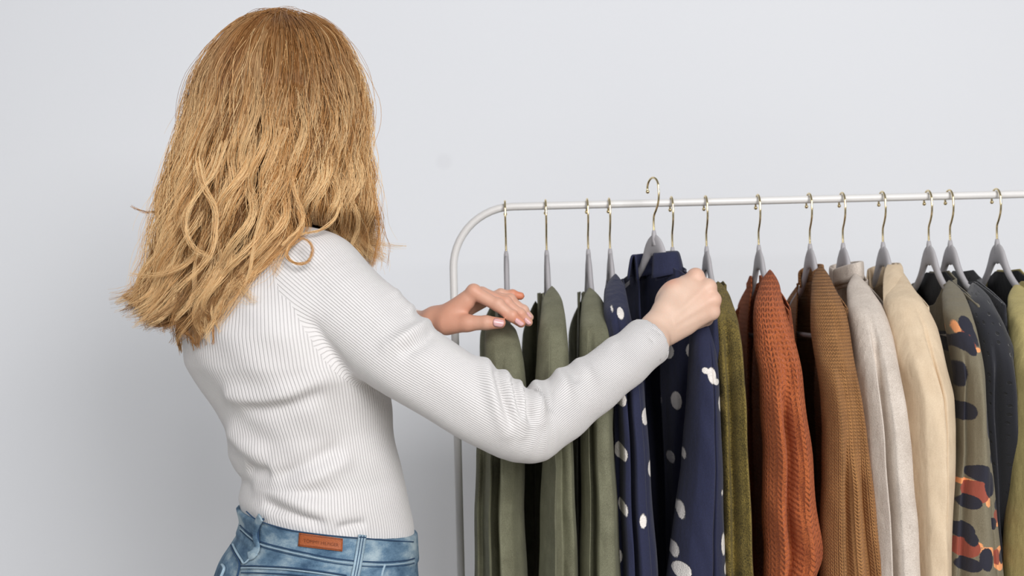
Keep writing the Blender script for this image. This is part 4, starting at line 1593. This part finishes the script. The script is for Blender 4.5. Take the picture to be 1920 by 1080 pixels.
# stitching and seams
top = [(462, 955), (480, 970), (510, 981), (550, 991), (600, 998), (650, 1003), (690, 1006), (740, 1010), (775, 1012)]
strip([(a, b + 4) for a, b in top], 0.0016, M['seam_dark'], jeans, 'stitching', thick=0.0010, n=80)
low = [(450, 985), (470, 1003), (490, 1016), (530, 1027), (570, 1036), (620, 1046), (670, 1052), (720, 1054), (760, 1051), (777, 1047)]
strip(low, 0.0018, M['seam_dark'], jeans, 'stitching', thick=0.0012, n=80)
strip([(a, b + 5) for a, b in low], 0.0020, M['seam'], jeans, 'stitching', thick=0.0013, n=80)
strip([(a, b + 9) for a, b in low], 0.0012, M['seam_dark'], jeans, 'stitching', thick=0.0008, n=80)
yoke = [(452, 1061), (480, 1061), (540, 1064), (600, 1071), (650, 1079)]
strip(yoke, 0.0018, M['seam_dark'], jeans, 'yoke_seam', thick=0.0012)
strip([(a, b + 4) for a, b in yoke], 0.0020, M['seam'], jeans, 'yoke_seam', thick=0.0013)
strip([(a, b + 13) for a, b in yoke[:4]], 0.0016, M['seam_dark'], jeans, 'yoke_seam', thick=0.001)
strip([(433, 1022), (438, 1035), (447, 1050), (449, 1062), (445, 1080)], 0.0022, M['seam_dark'], jeans, 'back_seam', thick=0.0015)
strip([(436, 1020), (442, 1033), (452, 1049), (458, 1056), (470, 1046), (482, 1040)], 0.0024, M['seam'], jeans, 'back_seam', thick=0.0015)
strip([(722, 1058), (718, 1070), (716, 1080)], 0.0030, M['seam'], jeans, 'side_seam', thick=0.0016, n=16)
strip([(416, 1058), (420, 1066), (414, 1082)], 0.0026, M['seam'], jeans, 'pocket', thick=0.002, n=16)
# belt loops
lp = strip([(680, 1003), (678, 1015), (674, 1040), (670, 1062), (666, 1082)], 0.0115, M['seam'], jeans, 'belt_loop', lift=0.0020, thick=0.0016, n=30)
for dx_ in (-2.6, 2.6):
    strip([(680 + dx_, 1004), (678 + dx_, 1015), (674 + dx_, 1040), (670 + dx_, 1062), (666 + dx_, 1082)], 0.0011, M['seam_dark'], jeans, 'loop_stitching', lift=0.0037, thick=0.0007, n=30)
strip([(674, 1007), (686, 1008)], 0.0014, M['seam_dark'], jeans, 'loop_stitching', lift=0.0037, thick=0.0008, n=8)
strip([(489, 970), (482, 982), (478, 996), (479, 1012), (482, 1026), (474, 1039), (466, 1043)], 0.0120, M['denim'], jeans, 'belt_loop', lift=0.0030, thick=0.0014, n=40)
strip([(494, 973), (487, 986), (484, 1000), (485, 1015), (486, 1028)], 0.0035, M['seam_dark'], jeans, 'loop_stitching', lift=0.0020, thick=0.0010, n=30)
# leather patch
c4 = [(561, 999), (643, 1010), (642, 1034), (559, 1024)]
vv = []
for i in range(7):
    for j in range(17):
        u_, w_ = j / 16, i / 6
        xx = (1 - w_) * ((1 - u_) * c4[0][0] + u_ * c4[1][0]) + w_ * ((1 - u_) * c4[3][0] + u_ * c4[2][0])
        yy = (1 - w_) * ((1 - u_) * c4[0][1] + u_ * c4[1][1]) + w_ * ((1 - u_) * c4[3][1] + u_ * c4[2][1])
        vv.append(on_jeans(xx, yy, 0.0020))
vv = np.array(vv)
patch = link_mesh('leather_patch', vv, grid_faces(7, 17), M['leather'], jeans)
patch['label'] = 'small tan leather brand patch on the waistband'
so = patch.modifiers.new('thickness', 'SOLIDIFY')
so.offset = 0
so.thickness = 0.0012
for (a, b) in [((562, 1001.5), (642, 1012)), ((560, 1021.5), (641, 1031.5))]:
    strip([a, ((a[0] + b[0]) / 2, (a[1] + b[1]) / 2), b], 0.0008, M['leather_dark'], patch, 'stitching', lift=0.0030, thick=0.0004, n=20)
fc = bpy.data.curves.new('lettering', 'FONT')
fc.body = 'TOMMY HILFIGER'
fc.size = 1.0
fo = bpy.data.objects.new('lettering', fc)
COL.objects.link(fo)
bpy.context.view_layer.update()
me = fo.to_mesh()
tv = np.array([v.co[:] for v in me.vertices])
tf = [tuple(p.vertices) for p in me.polygons]
fo.to_mesh_clear()
bpy.data.objects.remove(fo)
x0_, x1_ = tv[:, 0].min(), tv[:, 0].max()
y0_, y1_ = tv[:, 1].min(), tv[:, 1].max()
lv = []
for x_, y_, _z in tv:
    u_ = (x_ - x0_) / (x1_ - x0_)
    w_ = (y_ - y0_) / (y1_ - y0_)
    a, b = 569, 635
    lv.append(on_jeans(a + (b - a) * u_, 1015.0 + 8.8 * u_ - 6.0 * w_ + 1.5, 0.0031))
link_mesh('lettering', np.array(lv), tf, M['leather_dark'], patch, smooth=False)

# ------------------------------------------------------------------ hair
HT = np.array([  # py, left, right, centre depth, half depth
    (25, 512, 538, 1.500, 0.010), (29, 488, 566, 1.496, 0.030), (37, 462, 592, 1.492, 0.052), (50, 440, 614, 1.490, 0.072), (70, 418, 634, 1.488, 0.088), (100, 396, 652, 1.488, 0.100), (145, 374, 668, 1.488, 0.108), (200, 358, 678, 1.488, 0.113),
    (260, 343, 682, 1.486, 0.116), (320, 328, 684, 1.484, 0.116), (380, 308, 688, 1.482, 0.114), (430, 296, 695, 1.480, 0.110), (480, 286, 700, 1.478, 0.106), (520, 271, 700, 1.476, 0.10), (560, 264, 690, 1.474, 0.096), (600, 262, 690, 1.472, 0.09), (660, 270, 690, 1.472, 0.085)], float)
RB = np.array([(0, 9999), (400, 577), (440, 560), (480, 548), (520, 532), (560, 512), (600, 492), (640, 470), (700, 440)], float)
SPLIT = 0.66
hr = np.random.RandomState(21)


def hair_pos(f, sn, rho, y):
    """f 0..1 across, sn -1..1 (near +) ; arrays over y"""
    L_ = np.interp(y, HT[:, 0], HT[:, 1])
    R_ = np.interp(y, HT[:, 0], HT[:, 2])
    Yc = np.interp(y, HT[:, 0], HT[:, 3])
    hd = np.interp(y, HT[:, 0], HT[:, 4])
    x = L_ + f * (R_ - L_)
    rb = np.interp(y, RB[1:, 0], RB[1:, 1])
    back = f < SPLIT
    xb = L_ + f / SPLIT * (rb - L_)
    kk = sstep(y, 380, 450)
    x = np.where(back, x * (1 - kk) + xb * kk, x)
    xf0 = 566.0
    xf = xf0 + (f - SPLIT) / (1 - SPLIT) * (R_ - xf0)
    x = np.where(~back, x * (1 - kk) + xf * kk, x)
    Y = Yc - rho * hd * sn
    # the front locks pass on the far side of the shoulder
    Y = Y + np.where(~back, kk * 0.055, 0)
    return x, Y


def at_v(px, py, Y):
    u, v_ = px - 960.0, 540.0 - py
    c_, s_ = math.cos(ROLL), math.sin(ROLL)
    return np.stack([(u * c_ + v_ * s_) * Y / FPX, Y, CAM_Z + (-u * s_ + v_ * c_) * Y / FPX], -1)


NP_ = 44
guides = []          # control polyline (pixel x, pixel y, depth), lightness, radius


def add_guide(phi, rho, y0, y1, light, rad, amp=1.0, lock=0, ph=None, curl=None, gap=False):
    s = np.linspace(0, 1, NP_)
    y = y0 + (y1 - y0) * (s ** 1.0)
    f = (1 + rho * math.cos(phi)) / 2
    rv = rho + (np.minimum(0.64, rho) - rho) * sstep(y, 150, 240) if gap else np.full(NP_, rho)
    x, Y = hair_pos((1 + rv * math.cos(phi)) / 2, math.sin(phi), rv, y)
    p0 = 9 * f + 0.9 * hr.randn() if ph is None else ph
    wl = 150 + 50 * hr.rand()
    grow = sstep(y, 90, 420)
    a = amp * (2.0 + 11.0 * grow * (0.4 + 1.1 * hr.rand()))
    ang = 2 * np.pi * (y - y0) / wl + p0
    x = x + a * np.sin(ang) + 0.4 * a * np.sin(ang * 0.47 + p0 * 2)
    Y = Y + 0.0007 * a * np.cos(ang)
    end = np.clip((s - 0.84) / 0.16, 0, 1)
    if curl is None:
        curl = hr.randn() * 16 + (-24 if f < 0.25 else (14 if f < SPLIT else 4))
    x = x + curl * end ** 2 * 1.3
    y = y - abs(curl) * 0.7 * end ** 2.4
    guides.append((np.stack([x, y, Y], 1), light, rad, f, rho, lock))


def y_end(f):
    if f < SPLIT:
        return np.interp(f, [0, 0.06, 0.15, 0.3, 0.42, 0.52, 0.60, SPLIT], [588, 602, 618, 640, 640, 618, 585, 545])
    return np.interp(f, [SPLIT, 0.75, 0.85, 0.95, 1.0], [452, 462, 478, 500, 500])


NG = 760
for i in range(NG):
    phi = R0(-32 + 240 * hr.rand()) if i % 6 else R0(208 + 70 * hr.rand())
    rho = 1.0 - 0.5 * hr.rand() ** 1.15
    f = (1 + rho * math.cos(phi)) / 2
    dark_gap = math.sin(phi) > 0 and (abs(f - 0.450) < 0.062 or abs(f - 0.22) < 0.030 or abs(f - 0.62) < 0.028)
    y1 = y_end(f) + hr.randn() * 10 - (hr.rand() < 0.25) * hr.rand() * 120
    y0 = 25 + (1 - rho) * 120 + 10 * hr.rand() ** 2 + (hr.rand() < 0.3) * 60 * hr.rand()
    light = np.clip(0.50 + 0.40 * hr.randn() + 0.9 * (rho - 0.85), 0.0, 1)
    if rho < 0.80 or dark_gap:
        light *= 0.05 + 0.25 * hr.rand()  # shade inside the hair painted as darker strand colour
    add_guide(phi, rho, y0, y1, light, 0.0070 + 0.0050 * hr.rand(), gap=dark_gap, curl=(hr.randn() * 6 if y1 < y_end(f) - 35 else None))
# bright surface locks
for (phid, y0, y1, ph) in [(128, 60, 560, 0.3), (120, 70, 610, 1.2), (112, 80, 636, 2.6), (104, 60, 640, 3.6), (98, 130, 640, 4.4), (140, 90, 600, 5.2), (134, 200, 625, 2.0), (90, 60, 560, 0.9), (74, 60, 480, 2.2), (64, 60, 470, 4.2),
                           (52, 60, 470, 1.4), (40, 80, 480, 3.3), (28, 80, 490, 5.0), (150, 80, 590, 4.0), (160, 90, 590, 1.0), (108, 230, 615, 5.8), (84, 240, 600, 3.0), (58, 240, 450, 5.5)]:
    add_guide(R0(phid), 1.02, y0, y1, 0.80 + 0.2 * hr.rand(), 0.0062, amp=1.15, lock=1, ph=ph)

SP = {0: 30, 1: 34}
allP, allC, allR = [], [], []
ROOT = np.array([0.280, 0.122, 0.040])
DARK = np.array([0.190, 0.080, 0.024])
MID = np.array([0.660, 0.335, 0.115])
LITE = np.array([0.930, 0.660, 0.350])
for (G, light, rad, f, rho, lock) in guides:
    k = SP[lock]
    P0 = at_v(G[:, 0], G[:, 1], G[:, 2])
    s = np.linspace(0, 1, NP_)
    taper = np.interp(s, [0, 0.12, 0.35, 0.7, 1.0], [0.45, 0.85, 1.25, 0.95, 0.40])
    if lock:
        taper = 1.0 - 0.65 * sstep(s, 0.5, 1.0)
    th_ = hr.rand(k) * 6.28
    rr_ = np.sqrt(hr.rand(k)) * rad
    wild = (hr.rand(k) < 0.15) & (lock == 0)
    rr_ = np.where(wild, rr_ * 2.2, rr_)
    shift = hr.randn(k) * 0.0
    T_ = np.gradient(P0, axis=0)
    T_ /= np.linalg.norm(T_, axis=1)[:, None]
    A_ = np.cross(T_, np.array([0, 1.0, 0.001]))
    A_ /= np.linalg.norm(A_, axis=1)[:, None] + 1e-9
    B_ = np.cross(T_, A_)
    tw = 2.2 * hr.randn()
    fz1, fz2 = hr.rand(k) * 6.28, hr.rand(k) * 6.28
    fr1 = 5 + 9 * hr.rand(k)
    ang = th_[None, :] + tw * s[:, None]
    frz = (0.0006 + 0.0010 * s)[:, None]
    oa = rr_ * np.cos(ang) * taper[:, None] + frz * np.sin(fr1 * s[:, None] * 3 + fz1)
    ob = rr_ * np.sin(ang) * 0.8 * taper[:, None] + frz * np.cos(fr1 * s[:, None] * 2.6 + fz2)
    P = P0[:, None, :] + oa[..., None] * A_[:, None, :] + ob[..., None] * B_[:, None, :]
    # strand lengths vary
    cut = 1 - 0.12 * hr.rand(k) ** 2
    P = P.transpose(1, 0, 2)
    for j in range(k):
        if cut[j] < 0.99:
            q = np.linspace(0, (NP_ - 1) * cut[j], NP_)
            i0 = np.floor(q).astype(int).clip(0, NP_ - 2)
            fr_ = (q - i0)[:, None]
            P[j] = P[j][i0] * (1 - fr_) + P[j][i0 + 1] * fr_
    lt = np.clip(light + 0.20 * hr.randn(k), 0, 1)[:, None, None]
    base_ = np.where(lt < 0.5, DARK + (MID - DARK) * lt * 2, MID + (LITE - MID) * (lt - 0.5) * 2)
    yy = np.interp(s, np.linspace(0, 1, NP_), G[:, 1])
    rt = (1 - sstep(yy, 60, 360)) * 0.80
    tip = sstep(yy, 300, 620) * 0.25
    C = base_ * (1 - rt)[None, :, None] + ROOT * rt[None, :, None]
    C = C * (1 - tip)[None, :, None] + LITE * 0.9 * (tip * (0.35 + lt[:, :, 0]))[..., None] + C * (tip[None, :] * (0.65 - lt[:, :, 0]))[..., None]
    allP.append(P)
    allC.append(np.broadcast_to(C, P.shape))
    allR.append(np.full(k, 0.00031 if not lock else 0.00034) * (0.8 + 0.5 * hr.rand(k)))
# loose fly-away strands round the outline
fl, fc_ = [], []
for i in range(330):
    phi = R0(hr.choice([-25, 180]) + hr.randn() * 22) if i % 3 else R0(200 * hr.rand())
    rho = 1.03 + 0.10 * hr.rand()
    f = (1 + rho * math.cos(phi)) / 2
    s = np.linspace(0, 1, NP_)
    y0 = 16 + 320 * hr.rand()
    y1 = min(y_end(min(max(f, 0), 1)) + 10 * hr.randn(), y0 + 120 + 300 * hr.rand())
    y = y0 + (y1 - y0) * s
    x, Y = hair_pos(np.full(NP_, f), math.sin(phi), rho, y)
    x = x + hr.randn() * 10 * s ** 2 + 5 * np.sin(y / (14 + 10 * hr.rand()) + hr.rand() * 6)
    fl.append(at_v(x, y, Y))
    fc_.append(np.broadcast_to(MID + (LITE - MID) * hr.rand(), (NP_, 3)))
# single curls the photograph shows
def curl(pxs, dep, n, spread, light):
    c_ = smooth_curve(pxs, NP_)
    dd = np.interp(np.linspace(0, 1, NP_), np.linspace(0, 1, len(dep)), dep)
    P0 = at_v(c_[:, 0], c_[:, 1], dd)
    s = np.linspace(0, 1, NP_)
    for j in range(n):
        o_ = hr.randn(3) * spread
        o2 = hr.randn(3) * spread
        o3 = hr.randn(3) * spread * 0.8
        fl.append(P0 + o_ * (1 - s)[:, None] + o2 * s[:, None] * 0.6 + o3 * np.sin(s * 6.0 + hr.rand() * 6)[:, None] + 0.0006 * np.sin(s * 20 + hr.rand() * 6)[:, None])
        lj = np.clip(light + 0.2 * hr.randn(), 0, 1)
        fc_.append(np.broadcast_to(ROOT * 0.9 + (MID - ROOT * 0.9) * lj * 2 if lj < 0.5 else MID + (LITE - MID) * (lj - 0.5) * 2, (NP_, 3)))


curl([(560, 395), (566, 420), (556, 445), (542, 462), (538, 478), (548, 491), (566, 495), (580, 487), (586, 468), (578, 452), (562, 446)], [1.36, 1.345, 1.335, 1.33, 1.33], 26, 0.0010, 0.5)
curl([(548, 330), (556, 370), (568, 405), (560, 430), (543, 446), (530, 460)], [1.37, 1.35, 1.345], 30, 0.0013, 0.9)
curl([(640, 380), (628, 410), (604, 430), (575, 436), (556, 440)], [1.39, 1.37, 1.35], 18, 0.0012, 0.8)
curl([(462, 50), (485, 32), (512, 24), (540, 25), (566, 34), (590, 50)], [1.46, 1.475, 1.48, 1.475, 1.46], 90, 0.0045, 0.05)
curl([(480, 60), (496, 38), (520, 26), (548, 30), (566, 48), (580, 70)], [1.44, 1.46, 1.47, 1.46, 1.44], 90, 0.0050, 0.15)
curl([(318, 380), (302, 392), (280, 398), (258, 393), (246, 386)], [1.47, 1.47, 1.47], 10, 0.0010, 0.35)
curl([(300, 556), (282, 566), (262, 568), (246, 562), (232, 556)], [1.46, 1.45, 1.45], 34, 0.0016, 0.3)
curl([(310, 570), (290, 580), (270, 580), (252, 570)], [1.46, 1.45, 1.45], 30, 0.0022, 0.35)
curl([(330, 590), (315, 604), (296, 610), (280, 606)], [1.45, 1.45, 1.45], 30, 0.0024, 0.3)
curl([(330, 560), (322, 580), (330, 606), (352, 628), (378, 642), (402, 640), (420, 626)], [1.43, 1.42, 1.42], 22, 0.0024, 0.18)
curl([(390, 560), (385, 590), (392, 612), (415, 622), (445, 612), (468, 590), (478, 560)], [1.41, 1.40, 1.40], 22, 0.0024, 0.85)
curl([(440, 600), (456, 612), (459, 628), (450, 636)], [1.41, 1.405, 1.40], 12, 0.0014, 0.2)
curl([(690, 320), (702, 380), (712, 430), (706, 470), (700, 497)], [1.47, 1.47, 1.47], 22, 0.0024, 0.45)
curl([(672, 300), (668, 340), (682, 380), (688, 420), (678, 455), (668, 480)], [1.49, 1.49, 1.49], 22, 0.0024, 0.6)
curl([(694, 395), (718, 430), (730, 465), (726, 500)], [1.48, 1.48, 1.48], 3, 0.0010, 0.4)
curl([(420, 270), (404, 320), (375, 360), (352, 400), (350, 440), (368, 470), (392, 480)], [1.375, 1.365, 1.36, 1.36], 22, 0.0024, 0.95)
curl([(372, 300), (384, 350), (404, 390), (405, 430), (398, 470), (378, 500), (345, 530), (330, 545)], [1.37, 1.36, 1.355, 1.36], 22, 0.0024, 0.9)
curl([(505, 300), (504, 350), (494, 400), (478, 450), (470, 500), (450, 560), (420, 590)], [1.365, 1.36, 1.36, 1.37], 22, 0.0024, 0.95)
allP.append(np.array(fl))
allC.append(np.array(fc_))
allR.append(np.full(len(fl), 0.00027))

P = np.concatenate(allP)
C = np.concatenate(allC)
Rd = np.concatenate(allR)
# keep the hair outside the sweater
Q = P.reshape(-1, 3)
low_ = Q[:, 2] < at(500, 400, 1.5)[2]
q = Q[low_]
for _ in range(4):
    d0, G0 = grad(f_sweater_solid, q, 0.002)
    nn = np.linalg.norm(G0, axis=1)[:, None] + 1e-6
    push = np.clip(0.004 - d0, 0, 0.02)
    g_ = G0 / nn
    q = q + g_ * push[:, None]
Q[low_] = q
P = Q.reshape(P.shape)
ns = len(P)
T_ = np.gradient(P, axis=1)
T_ /= np.linalg.norm(T_, axis=2)[..., None] + 1e-9
A_ = np.cross(T_, np.array([0.1, 1.0, 0.05]))
A_ /= np.linalg.norm(A_, axis=2)[..., None] + 1e-9
B_ = np.cross(T_, A_)
tp = 1 - 0.65 * np.linspace(0, 1, NP_) ** 3
rad_ = Rd[:, None] * tp[None, :]
rings = []
for k in range(3):
    a_ = 2 * np.pi * k / 3
    rings.append(P + (math.cos(a_) * A_ + math.sin(a_) * B_) * rad_[..., None])
VV = np.stack(rings, 2).reshape(-1, 3)
CC = np.concatenate([np.repeat(C[:, :, None, :], 3, 2).reshape(-1, 3), np.ones((len(VV), 1))], 1)
bs = (np.arange(ns)[:, None, None] * NP_ + np.arange(NP_ - 1)[None, :, None]) * 3
k_ = np.arange(3)[None, None, :]
k2 = (k_ + 1) % 3
FF = np.stack([bs + k_, bs + k2, bs + 3 + k2, bs + 3 + k_], -1).reshape(-1, 4)
hair = link_mesh('hair', VV, FF, M['hair'], woman, cols=CC)
hair['label'] = 'long wavy blond hair, darker at the roots'
print('strands', ns, 'verts', len(VV))

# mass under the outer strands, coloured dark for the shade between locks
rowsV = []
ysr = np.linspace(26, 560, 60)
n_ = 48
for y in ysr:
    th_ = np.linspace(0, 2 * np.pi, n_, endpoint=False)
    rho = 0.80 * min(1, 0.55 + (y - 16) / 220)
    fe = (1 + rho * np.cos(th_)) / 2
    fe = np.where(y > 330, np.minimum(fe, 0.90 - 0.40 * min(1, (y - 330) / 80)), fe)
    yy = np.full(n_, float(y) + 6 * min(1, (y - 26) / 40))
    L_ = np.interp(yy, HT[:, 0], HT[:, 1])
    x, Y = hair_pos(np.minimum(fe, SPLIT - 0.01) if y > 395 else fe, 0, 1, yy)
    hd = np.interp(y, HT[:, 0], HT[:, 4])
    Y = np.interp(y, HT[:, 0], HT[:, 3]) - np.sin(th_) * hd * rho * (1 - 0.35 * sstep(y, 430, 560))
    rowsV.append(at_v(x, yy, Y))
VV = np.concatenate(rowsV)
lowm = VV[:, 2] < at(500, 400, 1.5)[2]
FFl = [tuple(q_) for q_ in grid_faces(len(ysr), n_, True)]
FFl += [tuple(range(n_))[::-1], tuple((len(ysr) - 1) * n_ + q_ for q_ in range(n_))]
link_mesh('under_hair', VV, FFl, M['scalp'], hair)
